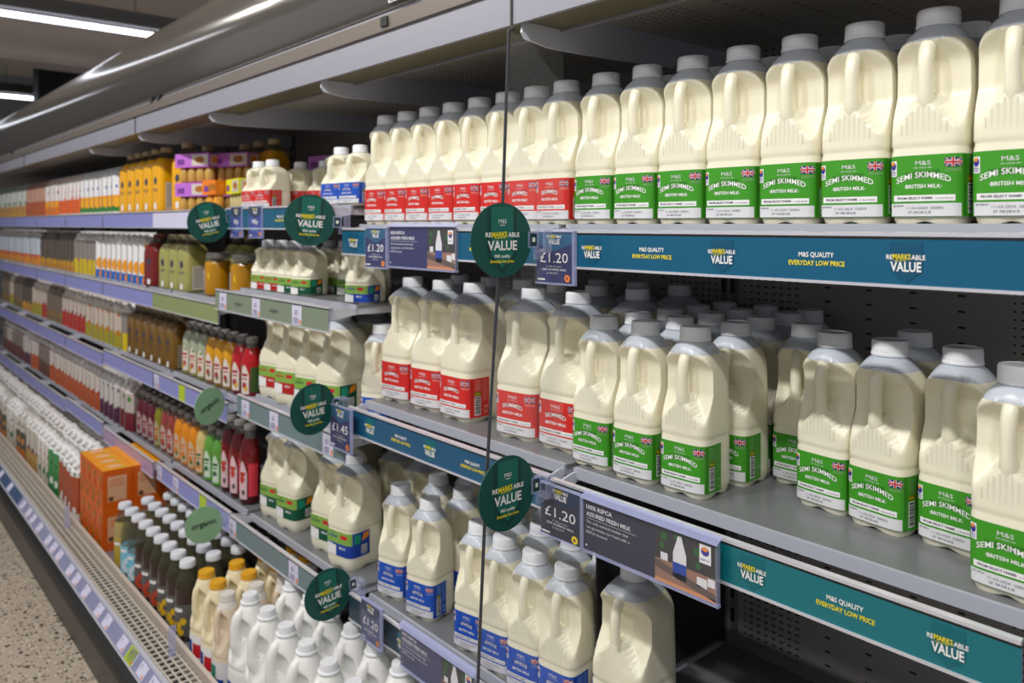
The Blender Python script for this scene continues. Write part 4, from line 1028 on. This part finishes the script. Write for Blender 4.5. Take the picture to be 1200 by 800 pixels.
for q, (k, n, nm) in enumerate((('c_dull', 4, 'dull brown carton'), ('c_cher', 2, 'cherry carton beyond the brown ones'), ('c_pine', 3, 'olive carton beyond the brown ones'), ('c_dark', 4, 'dark carton far along'), ('c_dull', 4, 'dull brown carton beyond the dark ones'), ('c_pine', 2, 'olive carton near the far end'), ('c_dull', 3, 'dull carton at the far end'))):
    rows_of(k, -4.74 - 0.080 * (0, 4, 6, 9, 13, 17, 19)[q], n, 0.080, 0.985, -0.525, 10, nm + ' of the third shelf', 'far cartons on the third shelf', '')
# fourth shelf
k4 = ['s_cran', 's_cran', 's_cran', 's_lime', 's_lime', 's_crm', 's_org', 's_org', 's_org', 's_pink', 's_pink', 's_moss', 's_plum', 's_plum', 's_plum']
nm4 = {'s_cran': 'tall cranberry red drink bottle', 's_lime': 'lime green smoothie bottle', 's_crm': 'cream smoothie bottle with teal label', 's_org': 'bright orange smoothie bottle', 's_pink': 'brick pink smoothie bottle', 's_moss': 'moss green smoothie bottle', 's_plum': 'plum smoothie bottle'}
cnt = {}
for i, k in enumerate(k4):
    cnt[k] = cnt.get(k, 0) + 1
    h4 = 0
    put(k, -2.36 - i * 0.0745, 0.992, ZC, R(20), '%s on the fourth shelf, %s from the right' % (nm4[k], ORD[cnt[k] - 1]), 'drinks on the fourth shelf')
rows_of('c_wine', -3.50, 2, 0.080, 0.985, ZC, 10, 'wine red carton with green leaf beside the plum smoothies', 'wine cartons', 'its pair')
rows_of('c_plum', -3.67, 4, 0.078, 0.985, ZC, 10, 'white and plum carton on the fourth shelf', 'plum cartons', 'its block')
rows_of('c_rusw', -3.985, 13, 0.078, 0.985, ZC, 10, 'white and rust carton on the fourth shelf', 'rust cartons on the fourth shelf', 'its block')
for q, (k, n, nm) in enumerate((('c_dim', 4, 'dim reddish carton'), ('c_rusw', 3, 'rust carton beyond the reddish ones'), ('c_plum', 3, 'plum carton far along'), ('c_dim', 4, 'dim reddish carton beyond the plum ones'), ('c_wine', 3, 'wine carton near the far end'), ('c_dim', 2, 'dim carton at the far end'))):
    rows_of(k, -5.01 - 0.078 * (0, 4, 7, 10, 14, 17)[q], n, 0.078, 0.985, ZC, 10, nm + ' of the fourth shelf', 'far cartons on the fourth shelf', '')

# jars
def jar():
    t = thing('juice_jar', 'jar', 'jar')
    g = mat('jar_gold', (196, 138, 14), 0.1, coat=0.6)
    b = MB(); b.lathe([(0.036, 0), (0.042, 0.004), (0.044, 0.015), (0.044, 0.10), (0.041, 0.113), (0.036, 0.120), (0.036, 0.126)], g, 32, matf=lambda z: g if z < 0.108 else mat('jar_glass', (140, 130, 100), 0.1, alpha=0.5)); b.build('body', t, True, 50)
    b = MB(); b.lathe([(0.038, 0.124), (0.039, 0.126), (0.039, 0.140), (0.037, 0.143), (0.001, 0.143)], mat('jar_lid', (176, 176, 170), 0.35, metal=0.3), 32); b.build('lid', t, True, 40)
    b = MB()
    P = lambda s, v: (0.0446 * math.cos(-PI / 2 + s / 0.0446), 0.0446 * math.sin(-PI / 2 + s / 0.0446), v)
    b.rect(-0.045, -0.020, 0.012, 0.085, OFFW, P, 6); b.rect(-0.04, -0.027, 0.012, 0.05, ORG, lambda u, v: tuple(c * 1.01 if q < 2 else c for q, c in enumerate(P(u, v))), 4)
    b.poly([(0.0, 0.065), (0.008, 0.055), (0.004, 0.085)], YEL, P); b.build('label', t)
    return t
BUILD['jar'] = jar
put('jar', -2.665, 1.01, -0.237, R(20), 'wide golden juice jar next to the pale olive bottles', 'golden jars'); put('jar', -2.445, 1.01, -0.237, R(20), 'wide golden juice jar beside the organic pints', 'golden jars')

# juice shot packs
def shot_pack(sleeve, side, liquid, nm, n=4, L=0.16):
    t = thing('juice_shot_pack', nm, 'drinks pack')
    sm = mat('sleeve_%d_%d_%d' % sleeve, sleeve, 0.45); dm = mat('sleeve_%d_%d_%d' % side, side, 0.45)
    b = MB(); b.box(-L / 2, L / 2, -0.024, 0.024, 0.050, 0.096, sm)
    b.rect(-0.018, 0.022, 0.056, 0.090, dm, lambda u, v: (L / 2 + 0.0006, u, v)); b.rect(-0.010, 0.014, 0.064, 0.084, ORG, lambda u, v: (L / 2 + 0.001, u, v))
    b.rect(0.0, L / 2 - 0.004, 0.055, 0.091, dm, lambda u, v: (u, -0.0246, v)); b.disc((L / 4 - 0.002, 0.074), 0.022, mat('pack_picture', (176, 108, 30), 0.5), lambda u, v: (u, -0.0250, v), 18, 0.011)
    b.rect(-L / 2 + 0.012, -L / 2 + 0.045, 0.060, 0.078, mat('pack_print', (120, 60, 150), 0.5), lambda u, v: (u, -0.0246, v)); b.build('card_sleeve', t)
    for i in range(n):
        x = -L / 2 + L / n * (i + 0.5)
        b = MB(); b.lathe([(0.013, 0.0), (0.0165, 0.004), (0.0165, 0.036), (0.014, 0.046), (0.010, 0.054)], mat('shot_%d_%d_%d' % liquid, liquid, 0.15), 14, cx=x); b.build('bottle', t, True, 50)
    return t
def shots(x, y, z, rz, args, label, key):
    place(key, lambda: shot_pack(*args), x, y, z, rz, label, 'juice shot packs on the top shelf')
PUR = ((196, 112, 214), (214, 206, 196), (214, 170, 90), 'p')
shots(-2.735, 0.965, 0.045, R(22), PUR, 'purple sleeved pack of juice shots, lower one of the stack', 'pk_p')
shots(-2.735, 0.965, 0.143, R(22), PUR, 'purple sleeved pack of juice shots on top of the stack', 'pk_p')
shots(-2.62, 1.05, 0.143, R(22), PUR, 'purple sleeved pack behind the top of the stack', 'pk_p')
shots(-2.62, 1.05, 0.045, R(22), PUR, 'purple sleeved pack underneath, half hidden by the yellow pack', 'pk_p')
shots(-2.545, 0.955, 0.045, R(12), ((240, 130, 30), (240, 130, 30), (236, 166, 60), 'o', 2, 0.075), 'orange sleeved pack of juice shots turned end-on', 'pk_o')
shots(-2.42, 0.985, 0.045, R(-8), ((234, 232, 20), (206, 200, 180), (210, 196, 140), 'y'), 'yellow sleeved pack of small drinks beside the red-labelled pints', 'pk_y')
shots(-2.26, 1.21, 0.12, R(10), PUR, 'purple sleeved pack lying behind the small milk bottles at left', 'pk_p'); shots(-2.06, 1.28, 0.12, R(10), PUR, 'purple sleeved pack lying behind the small milk bottles at right', 'pk_p')
shots(-2.26, 1.21, 0.045, R(10), PUR, 'purple sleeved pack under the left rear one behind the small milk', 'pk_p'); shots(-2.06, 1.28, 0.045, R(10), PUR, 'purple sleeved pack under the right rear one behind the small milk', 'pk_p')

# ================================================================== deck, left part
def multipack():
    t = thing('drink_box', 'box', 'box')
    o1 = mat('pack_orange', (222, 96, 10), 0.4); o2 = mat('pack_top_orange', (246, 160, 10), 0.4)
    w_, d_, h_ = 0.080, 0.100, 0.144
    b = MB(); b.box(-w_ / 2, w_ / 2, -d_ / 2, d_ / 2, 0, h_ - 0.001, o1); b.build('box_body', t)
    b = MB(); b.box(-w_ / 2, w_ / 2, -d_ / 2, d_ / 2, h_ - 0.001, h_, o2); b.disc((-0.005, 0.0), 0.018, mat('pack_pink', (236, 190, 150), 0.5), lambda u, v: (u, v, h_ + 0.0004), 14, 0.026); b.disc((0.022, 0.025), 0.007, LIME, lambda u, v: (u, v, h_ + 0.0004), 10, 0.014); b.build('box_top', t)
    b = MB(); fs = lambda u, v: (w_ / 2 + 0.0005, u, v); fs2 = lambda u, v: (w_ / 2 + 0.0009, u, v)
    b.rect(-0.033, 0.030, 0.03, 0.12, mat('pack_panel', (232, 180, 140), 0.5), fs)
    for q in range(3): b.rect(-0.025, 0.02, 0.085 + q * 0.010, 0.088 + q * 0.010, o1, fs2)
    b.rect(-0.03, -0.014, 0.033, 0.048, mat('pack_brown', (110, 60, 40), 0.5), fs2)
    ff = lambda u, v: (u, -d_ / 2 - 0.0005, v)
    for (u, v, r, c) in ((-0.02, 0.10, 0.014, (216, 120, 70)), (0.012, 0.05, 0.015, (200, 110, 60)), (-0.01, 0.02, 0.012, (120, 110, 20)), (0.02, 0.115, 0.010, (130, 130, 30)), (-0.022, 0.055, 0.009, (150, 120, 20)), (0.024, 0.085, 0.010, (190, 60, 20))):
        b.disc((u, v), r, mat('bit_%d_%d_%d' % c, c, 0.45), ff, 12, r * 1.4)
    b.build('printed_panel', t)
    return t
BUILD['box'] = multipack
for lv in range(2):
    for j in range(3):
        for i in range(4):
            put('box', -3.135 - i * 0.0815, 0.808 + j * 0.1015, ZD + lv * 0.1445, 0, 'orange drinks box, %s layer, %s row from the aisle, %s from the right' % (('bottom', 'top')[lv], ORD[j], ORD[i]), 'orange drinks boxes on the deck')

def small_drink(liq, lab, fill, nm, spot=None, capc=(228, 232, 240), h=0.22):
    t = thing('drink_bottle', nm, 'drink bottle')
    lm = mat('dl_%d_%d_%d' % liq, liq, 0.1, coat=0.6); clr = mat('clear_pet', (96, 92, 74), 0.08, alpha=0.40)
    prof = [(0.024, 0.0), (0.030, 0.003), (0.033, 0.010), (0.0335, 0.05), (0.0325, 0.11), (0.0335, 0.125), (0.033, 0.145), (0.030, 0.162), (0.025, 0.178), (0.0205, 0.190), (0.019, 0.203)]
    b = MB(); b.lathe(prof, lm, 26, matf=lambda z: lm if z < fill else clr); b.build('body', t, True, 50)
    b = MB(); segs = 30
    b.lathe([(0.0215, h - 0.018), (0.022, h - 0.016), (0.0215, h - 0.003), (0.0195, h), (0.001, h)], mat('dc_%d_%d_%d' % capc, capc, 0.4), 26); b.build('cap', t, True, 40)
    b = MB(); b.lathe([(0.034, 0.018), (0.034, 0.105)], mat('dlab_%d_%d_%d' % lab, lab, 0.45), 26)
    P = lambda s, v: (0.0345 * math.cos(-PI / 2 + s / 0.0345), 0.0345 * math.sin(-PI / 2 + s / 0.0345), v)
    b.rect(-0.012, 0.016, 0.086, 0.096, WHITE, P, 4)
    if spot:
        for (u, v, r) in ((0.0, 0.045, 0.013), (0.018, 0.06, 0.010), (0.012, 0.03, 0.009)):
            b.disc((u, v), r, mat('ds_%d_%d_%d' % spot, spot, 0.45), P, 14)
    b.build('label', t)
    return t
BUILD['d_pale'] = lambda: small_drink((176, 158, 90), (186, 160, 60), 0.16, 'x')
BUILD['d_cyan'] = lambda: small_drink((112, 112, 92), (120, 196, 222), 0.11, 'x', (226, 232, 236))
BUILD['d_dark'] = lambda: small_drink((46, 26, 22), (96, 92, 90), 0.148, 'x', (200, 70, 40))
BUILD['d_lemn'] = lambda: small_drink((46, 28, 24), (92, 92, 88), 0.148, 'x', (226, 180, 30))
seq = [('d_pale', 'pale yellow drink bottle with white cap'), ('d_cyan', 'drink bottle with cyan label'), ('d_cyan', 'drink bottle with cyan label'), ('d_dark', 'dark drink bottle with white cap'),
       ('d_dark', 'dark drink bottle with white cap'), ('d_dark', 'dark drink bottle with white cap'), ('d_lemn', 'dark drink bottle with lemon label'), ('d_lemn', 'dark drink bottle with lemon label')]
for j in range(5):
    for i in range(9):
        x = -2.925 + i * 0.0765 + 0.01; y = 0.785 + j * 0.0735
        if i == 8 and j == 0: x += 0.0
        k, l = seq[min(i, 7)]
        if j > 0 and k == 'd_cyan': k = 'd_cyan'
        put(k, x, y, ZD, R(20), '%s, %s column right of the orange boxes, %s row' % (l, ORD[i], ORD[j]), 'small drinks with white caps on the deck')
# cartons on the far deck
blocks = [('c_terr', 4), ('c_leaf', 2), ('c_foil', 3), ('c_wht', 3), ('c_oat', 3), ('c_foil', 4), ('c_oat', 3), ('c_wht', 4), ('c_leaf', 1), ('c_oat', 4), ('c_wht', 5), ('c_foil', 4)]
col = 0
nmm = {'c_terr': 'terracotta and white carton', 'c_leaf': 'green milk carton with white top', 'c_foil': 'white-topped cream carton', 'c_wht': 'white-topped tan carton', 'c_oat': 'white-topped dark printed carton'}
cn = {}
for k, n in blocks:
    for i in range(n):
        x = -3.515 - col * 0.083 + random.uniform(-0.003, 0.003)
        for j in range(3):
            kk = k if j == 0 else ('c_foil' if (k in ('c_terr', 'c_leaf', 'c_foil')) else 'c_wht')
            c_ = cn.get((kk, j), 0); cn[(kk, j)] = c_ + 1
            if c_ < 30: put(kk, x, 0.79 + j * 0.098 + random.uniform(-0.006, 0.006), ZD, R(14 + random.uniform(-4, 4)), '%s on the far deck, %s row, %s from the boxes' % (nmm[kk], ORD[j], ORD[min(29, c_)]), 'cartons on the far deck')
        col += 1

# ================================================================== signs
def disc_sign(x, y, z, phi, kind, label, r=0.0575, roll=0):
    """round sign standing out from the shelf edge like a fin; the printed side looks along +x"""
    t = thing('round_sign', label, 'sign', (x, y, z), 0, 'round signs on the shelf edges')
    rotz = Matrix.Rotation(R(phi), 4, 'Z')
    rl = R(roll)
    def F(o):
        def g(u, v):
            uu = u * math.cos(rl) - v * math.sin(rl); vv = u * math.sin(rl) + v * math.cos(rl)
            p = rotz @ Vector((o, uu, vv)); return (p.x, p.y, p.z)
        return g
    main = DGREEN if kind == 'value' else PALEG
    b = MB(); seg = 56
    V = [F(0.001)(r * math.cos(2 * PI * i / seg), r * math.sin(2 * PI * i / seg)) for i in range(seg)] + [F(-0.001)(r * math.cos(2 * PI * i / seg), r * math.sin(2 * PI * i / seg)) for i in range(seg)]
    b.add(V, [tuple(range(seg)), tuple(range(2 * seg - 1, seg - 1, -1))] + [(i, seg + i, seg + (i + 1) % seg, (i + 1) % seg) for i in range(seg)], main)
    f1, f2, f3 = F(0.0014), F(0.0018), F(0.0024)
    if kind == 'value':
        k = r / 0.0575
        b.poly([(-0.028 * k, -0.025 * k), (0.0, -0.052 * k), (0.028 * k, -0.025 * k), (0.028 * k, 0.048 * k), (-0.028 * k, 0.048 * k)], DGREEND, f1)
        b.poly([(-0.021 * k, -0.022 * k), (0.0, -0.043 * k), (0.021 * k, -0.022 * k), (0.021 * k, 0.051 * k), (-0.021 * k, 0.051 * k)], DGREENL, f2)
        b.text('M&S', 0, 0.026 * k, 0.0065 * k, WHITE, f3, 0.0, 0.015 * k); b.rect(-0.005 * k, 0.005 * k, 0.0225 * k, 0.0235 * k, WHITE, f3)
        b.text('RE', -0.0265 * k, 0.0050 * k, 0.0070 * k, WHITE, f3, 0.03, 0.011 * k)
        b.text('MARKS', -0.0055 * k, 0.0050 * k, 0.0078 * k, YEL, f3, 0.03, 0.029 * k, warp=lambda x: 0.03 * x)
        b.text('ABLE', 0.0215 * k, 0.0050 * k, 0.0070 * k, WHITE, f3, 0.03, 0.022 * k)
        b.poly([(-0.015 * k, 0.0022 * k), (0.006 * k, 0.0034 * k), (0.006 * k, 0.0044 * k), (-0.015 * k, 0.0032 * k)], YEL, f3)
        b.text('VALUE', 0, -0.0150 * k, 0.0145 * k, WHITE, f3, 0.03, 0.056 * k)
        b.text('M&S quality.', 0, -0.0265 * k, 0.0048 * k, WHITE, f3, 0.02, 0.030 * k); b.text('Everyday low price.', 0, -0.0345 * k, 0.0048 * k, YEL, f3, 0.02, 0.045 * k)
    else:
        b.text('organic', 0, -0.004, 0.0165, mat('organic_ink', (24, 48, 40), 0.6), f2, 0.02, 0.068)
    b.build('disc', t)
    # clear clip with the small square mark, and the clamp on the rail
    b = MB(); g = F(0)
    c = [rotz @ Vector((0, r * 0.92, 0)), Vector((0, 0, 0))]
    cy = r * 0.92
    for sgn in (1,):
        V = []
        b.add([F(0.0025)(r * 0.88, -0.013), F(0.0025)(r * 1.22, -0.013), F(0.0025)(r * 1.22, 0.013), F(0.0025)(r * 0.88, 0.013), F(-0.0025)(r * 0.88, -0.013), F(-0.0025)(r * 1.22, -0.013), F(-0.0025)(r * 1.22, 0.013), F(-0.0025)(r * 0.88, 0.013)],
              [(0, 1, 2, 3), (7, 6, 5, 4), (0, 4, 5, 1), (1, 5, 6, 2), (2, 6, 7, 3), (3, 7, 4, 0)], ACRYLE)
    if kind == 'value':
        b.rect(r * 0.93, r * 1.17, -0.010, 0.010, DGREEND, F(0.0029)); b.rect(r * 1.0, r * 1.10, -0.0035, 0.0035, WHITE, F(0.0033))
    b.build('clip', t)
    b = MB(); p = rotz @ Vector((0, r * 1.2, 0))
    b.box(p.x - 0.004, p.x + 0.022, p.y - 0.004, p.y + 0.012, -0.020, -0.014, ACRYL); b.box(p.x - 0.004, p.x + 0.022, p.y - 0.004, p.y + 0.012, 0.012, 0.017, ACRYL); b.box(p.x + 0.016, p.x + 0.022, p.y - 0.002, p.y + 0.012, -0.020, 0.017, ACRYL)
    b.box(p.x - 0.004, p.x + 0.0, p.y - 0.004, p.y + 0.010, -0.032, -0.014, ACRYL)
    b.build('clamp', t)
    return t
disc_sign(-0.930, 0.789, -0.024, -4, 'value', 'dark green round value sign on the top shelf at the glass divider')
disc_sign(-0.930, 0.800, -0.415, 1, 'value', 'dark green round value sign on the middle shelf at the glass divider')
disc_sign(-1.640, 0.828, 0.010, -16, 'value', 'dark green round value sign on the top shelf between small and tall milk', roll=-4)
disc_sign(-2.262, 0.828, 0.007, -5, 'value', 'dark green round value sign furthest left, near the yellow pack', roll=12)
disc_sign(-1.640, 0.835, -0.415, 5, 'value', 'dark green round value sign in front of the large organic bottles', roll=3)
disc_sign(-1.615, 0.860, -0.830, -2, 'value', 'dark green round value sign on the low shelf above the white bottles', roll=6)
disc_sign(-2.262, 0.833, -0.515, 20, 'organic', 'pale green organic round sign, upper of the two', r=0.0525, roll=22)
disc_sign(-2.300, 0.830, -0.862, -8, 'organic', 'pale green organic round sign, lower of the two', r=0.0525, roll=8)

def card(x0, x1, y, z0, z1, price, label, m, tilt=0, text2=True, dot=ORG, small=False):
    """printed price card in a clear pocket, hung on the rail, facing the aisle"""
    k = 0.884 / y; x0, x1, z0, z1, y = x0 * k, x1 * k, z0 * k, z1 * k, 0.884
    t = thing('price_card', label, 'price card', ((x0 + x1) / 2, y, z1), R(tilt), 'price cards')
    w_ = (x1 - x0) / 2; h_ = z1 - z0
    b = MB(); b.box(-w_, w_, -0.001, 0.0, -h_, 0, m)
    fn = lambda u, v: (u, -0.0014, v); fn2 = lambda u, v: (u, -0.0019, v)
    b.poly([(-w_, -0.001), (-w_, -h_ * 0.22), (0, -h_ * 0.38), (w_, -h_ * 0.22), (w_, -0.001)][::1], TEALD if m is NAVY else mat('card_blue_black', (26, 44, 70), 0.4), fn)
    remarks(b, 0, -h_ * 0.235, w_ * 0.20, fn2)
    if small: b.text(price, 0, -h_ * 0.56, h_ * 0.15, WHITE, fn2, 0.01, w_ * 0.9)
    else: b.text(price, 0, -h_ * 0.60, h_ * 0.20, WHITE, fn2, 0.0, w_ * 1.52)
    if text2:
        b.text('£1.06 per litre', 0, -h_ * 0.69, h_ * 0.032, OFFW, fn2, 0, w_ * 0.8); b.text('SEMI SKIMMED MILK', 0, -h_ * 0.76, h_ * 0.042, OFFW, fn2, 0.01, w_ * 1.35); b.text('2 PINTS', -0.1 * w_, -h_ * 0.83, h_ * 0.036, OFFW, fn2, 0, w_ * 0.6)
    else:
        for q in range(3): b.rect(-w_ * 0.5, w_ * 0.5, -h_ * (0.70 + q * 0.05), -h_ * (0.685 + q * 0.05), PGREYB, fn2)
    b.rect(-w_ * 0.93, -w_ * 0.5, -h_ * 0.96, -h_ * 0.925, OFFW, fn2)
    V = [fn2(w_ * 0.72 + (w_ * 0.16 if i % 2 else w_ * 0.135) * math.cos(2 * PI * i / 24), -h_ * 0.90 + (w_ * 0.16 if i % 2 else w_ * 0.135) * 0.95 * math.sin(2 * PI * i / 24)) for i in range(24)]
    b.add(V, [tuple(range(24))], dot); b.disc((w_ * 0.72, -h_ * 0.90), w_ * 0.06, mat('dot_dark', (150, 60, 20)), lambda u, v: (u, -0.0023, v), 12)
    b.build('printed_card', t)
    b = MB(); b.box(-w_ - 0.002, w_ + 0.006, -0.0042, -0.0034, -h_ - 0.003, 0.002, mat('pocket_film', (220, 225, 250), 0.1, alpha=0.025)); b.box(w_, w_ + 0.006, -0.003, 0.002, -h_ - 0.003, 0.002, ACRYLE); b.box(-w_ - 0.002, w_ + 0.006, -0.003, 0.001, -h_ - 0.003, -h_, ACRYLE)
    b.box(-w_, w_ + 0.006, -0.004, 0.004, 0.0005, 0.0025, ACRYLE); b.build('clear_pocket', t)
    return t
card(-0.933, -0.852, 0.866, -0.091, -0.012, '£1.20', 'navy price card reading one pound twenty on the top shelf, right of the round sign', NAVY, 0)
card(-0.923, -0.835, 0.866, -0.488, -0.410, '£1.20', 'slate price card reading one pound twenty on the middle shelf, beside the fresh milk board', SLATE, 0, dot=YEL)
card(-1.469, -1.388, 0.870, -0.088, -0.008, '£1.20', 'navy price card reading one pound twenty at the left end of the tall red-labelled milk', NAVY, 0)
card(-1.586, -1.497, 0.850, -0.486, -0.396, '£1.45', 'navy price card reading one pound forty-five on the middle shelf', NAVY, 0)
card(-2.175, -2.100, 0.860, -0.033, 0.047, '90p', 'small blue price card reading ninety pence, left of its twin', mat('card_mid_blue', (48, 66, 150), 0.35), 0, False, small=True)
card(-2.053, -1.970, 0.860, -0.033, 0.047, '90p', 'small blue price card reading ninety pence, next to the round sign', mat('card_mid_blue', (48, 66, 150), 0.35), 0, False, small=True)
card(-1.487, -1.410, 0.870, -0.876, -0.794, '£1.20', 'shaded price card on the low shelf below the blue-labelled milk', mat('card_dim_violet', (72, 74, 112), 0.35), 0)

def board(x0, x1, xi, y, z0, z1, m, label):
    k = 0.884 / y; x0, x1, xi, z0, z1, y = x0 * k, x1 * k, xi * k, z0 * k, z1 * k, 0.884
    t = thing('information_board', label, 'sign', ((x0 + x1) / 2, y, z1), 0, 'fresh milk boards')
    cx = (x0 + x1) / 2; a0, a1, ai = x0 - cx, x1 - cx, xi - cx; h_ = z1 - z0
    b = MB(); b.box(a0, a1, -0.001, 0.0, -h_, 0, m)
    fn = lambda u, v: (u, -0.0014, v); fn2 = lambda u, v: (u, -0.0019, v); fn3 = lambda u, v: (u, -0.0023, v); fn4 = lambda u, v: (u, -0.0027, v)
    L0 = a0 + 0.006
    b.text('100% RSPCA', L0, -0.0155, 0.0062, OFFW, fn, 0.02, 0.052, 'l'); b.text('ASSURED FRESH MILK', L0, -0.0260, 0.0062, OFFW, fn, 0.02, 0.088, 'l')
    b.rect(L0, L0 + 0.098, -0.0298, -0.0293, OFFW, fn)
    for q, (s, wd) in enumerate((('The only national retailer that', 0.083), ('can guarantee our fresh milk is', 0.086), ('RSPCA Assured', 0.042))): b.text(s, L0, -0.0370 - q * 0.0078, 0.0042, OFFW, fn, 0.0, wd, 'l')
    b.disc((L0, -h_ + 0.007), 0.0017, OFFW, fn, 10)
    # photograph: dark greenery, wooden table, a white bottle and cups
    wv = a1 - ai
    b.rect(ai, a1, -h_, 0, mat('pic_dark', (52, 50, 44), 0.4), fn)
    b.rect(ai, a1, -h_, -h_ * 0.60, mat('pic_wood', (150, 112, 92), 0.4), fn2)
    b.poly([(ai, -h_ * 0.62), (ai + wv * 0.5, -h_ * 0.74), (a1, -h_ * 0.86), (a1, -h_ * 0.98), (ai, -h_ * 0.76)], mat('pic_board', (96, 78, 70), 0.4), fn3)
    b.rect(ai, a1, -h_, -h_ * 0.94, mat('pic_amber', (206, 140, 90), 0.4), fn3)
    for (u, v, r) in ((0.15, 0.18, 0.06), (0.12, 0.35, 0.05), (0.70, 0.25, 0.06), (0.72, 0.48, 0.05), (0.35, 0.12, 0.04)): b.disc((ai + wv * u, -h_ * v), wv * r, mat('pic_leaf', (40, 92, 34), 0.4), fn2, 10)
    u = ai + wv * 0.42
    b.poly([(u - wv * 0.11, -h_ * 0.84), (u + wv * 0.11, -h_ * 0.84), (u + wv * 0.11, -h_ * 0.40), (u + wv * 0.05, -h_ * 0.18), (u + wv * 0.03, -h_ * 0.09), (u - wv * 0.03, -h_ * 0.09), (u - wv * 0.05, -h_ * 0.18), (u - wv * 0.11, -h_ * 0.40)], OFFW, fn3)
    b.rect(u - wv * 0.11, u + wv * 0.11, -h_ * 0.74, -h_ * 0.56, BLUED, fn4)
    b.rect(ai + wv * 0.10, ai + wv * 0.22, -h_ * 0.60, -h_ * 0.47, OFFW, fn3); b.rect(ai + wv * 0.70, ai + wv * 0.86, -h_ * 0.82, -h_ * 0.66, OFFW, fn3); b.rect(ai + wv * 0.87, ai + wv * 0.98, -h_ * 0.76, -h_ * 0.62, OFFW, fn3)
    b.rect(ai + wv * 0.74, ai + wv * 0.92, -h_ * 0.40, -h_ * 0.08, WHITE, fn3); b.disc((ai + wv * 0.83, -h_ * 0.19), wv * 0.065, LOGOB, fn4, 12, h_ * 0.075); b.disc((ai + wv * 0.83, -h_ * 0.155), wv * 0.05, ORG, lambda u, v: (u, -0.003, v), 10, h_ * 0.035); b.text('RSPCA', ai + wv * 0.83, -h_ * 0.35, 0.0026, LOGOB, fn4, 0.01, wv * 0.14)
    b.build('printed_board', t)
    b = MB(); b.box(a0 - 0.002, a1 + 0.004, -0.005, -0.0042, -h_ - 0.004, 0.0, mat('pocket_film', (220, 225, 250), 0.1, alpha=0.025)); b.box(a0, a1 + 0.004, -0.004, 0.002, -h_ - 0.004, -h_, ACRYLE)
    b.prismx([(-0.006, -0.001), (-0.004, 0.0), (0.006, 0.007), (0.006, 0.0085), (-0.004, 0.0025), (-0.008, 0.0)], a0 - 0.002, a1 + 0.004, ACRYLE); b.box(a1, a1 + 0.004, -0.004, 0.001, -h_ - 0.004, 0.0, ACRYL); b.build('clear_pocket', t)
    return t
board(-0.829, -0.594, -0.693, 0.866, -0.486, -0.409, SLATE, 'fresh milk information board with bottle picture on the middle shelf')
board(-1.371, -1.147, -1.236, 0.866, -0.083, -0.004, NAVY, 'fresh milk information board with bottle picture on the top shelf, left of the divider')
board(-1.338, -1.10, -1.20, 0.872, -0.875, -0.797, mat('board_dim', (62, 62, 96), 0.35), 'fresh milk information board on the low shelf at the bottom edge of the view')

# ------------------------------------------------------------------ lift everything so the floor lies at z = 0
for o in SC.objects:
    if o.parent is None: o.location.z += EYE
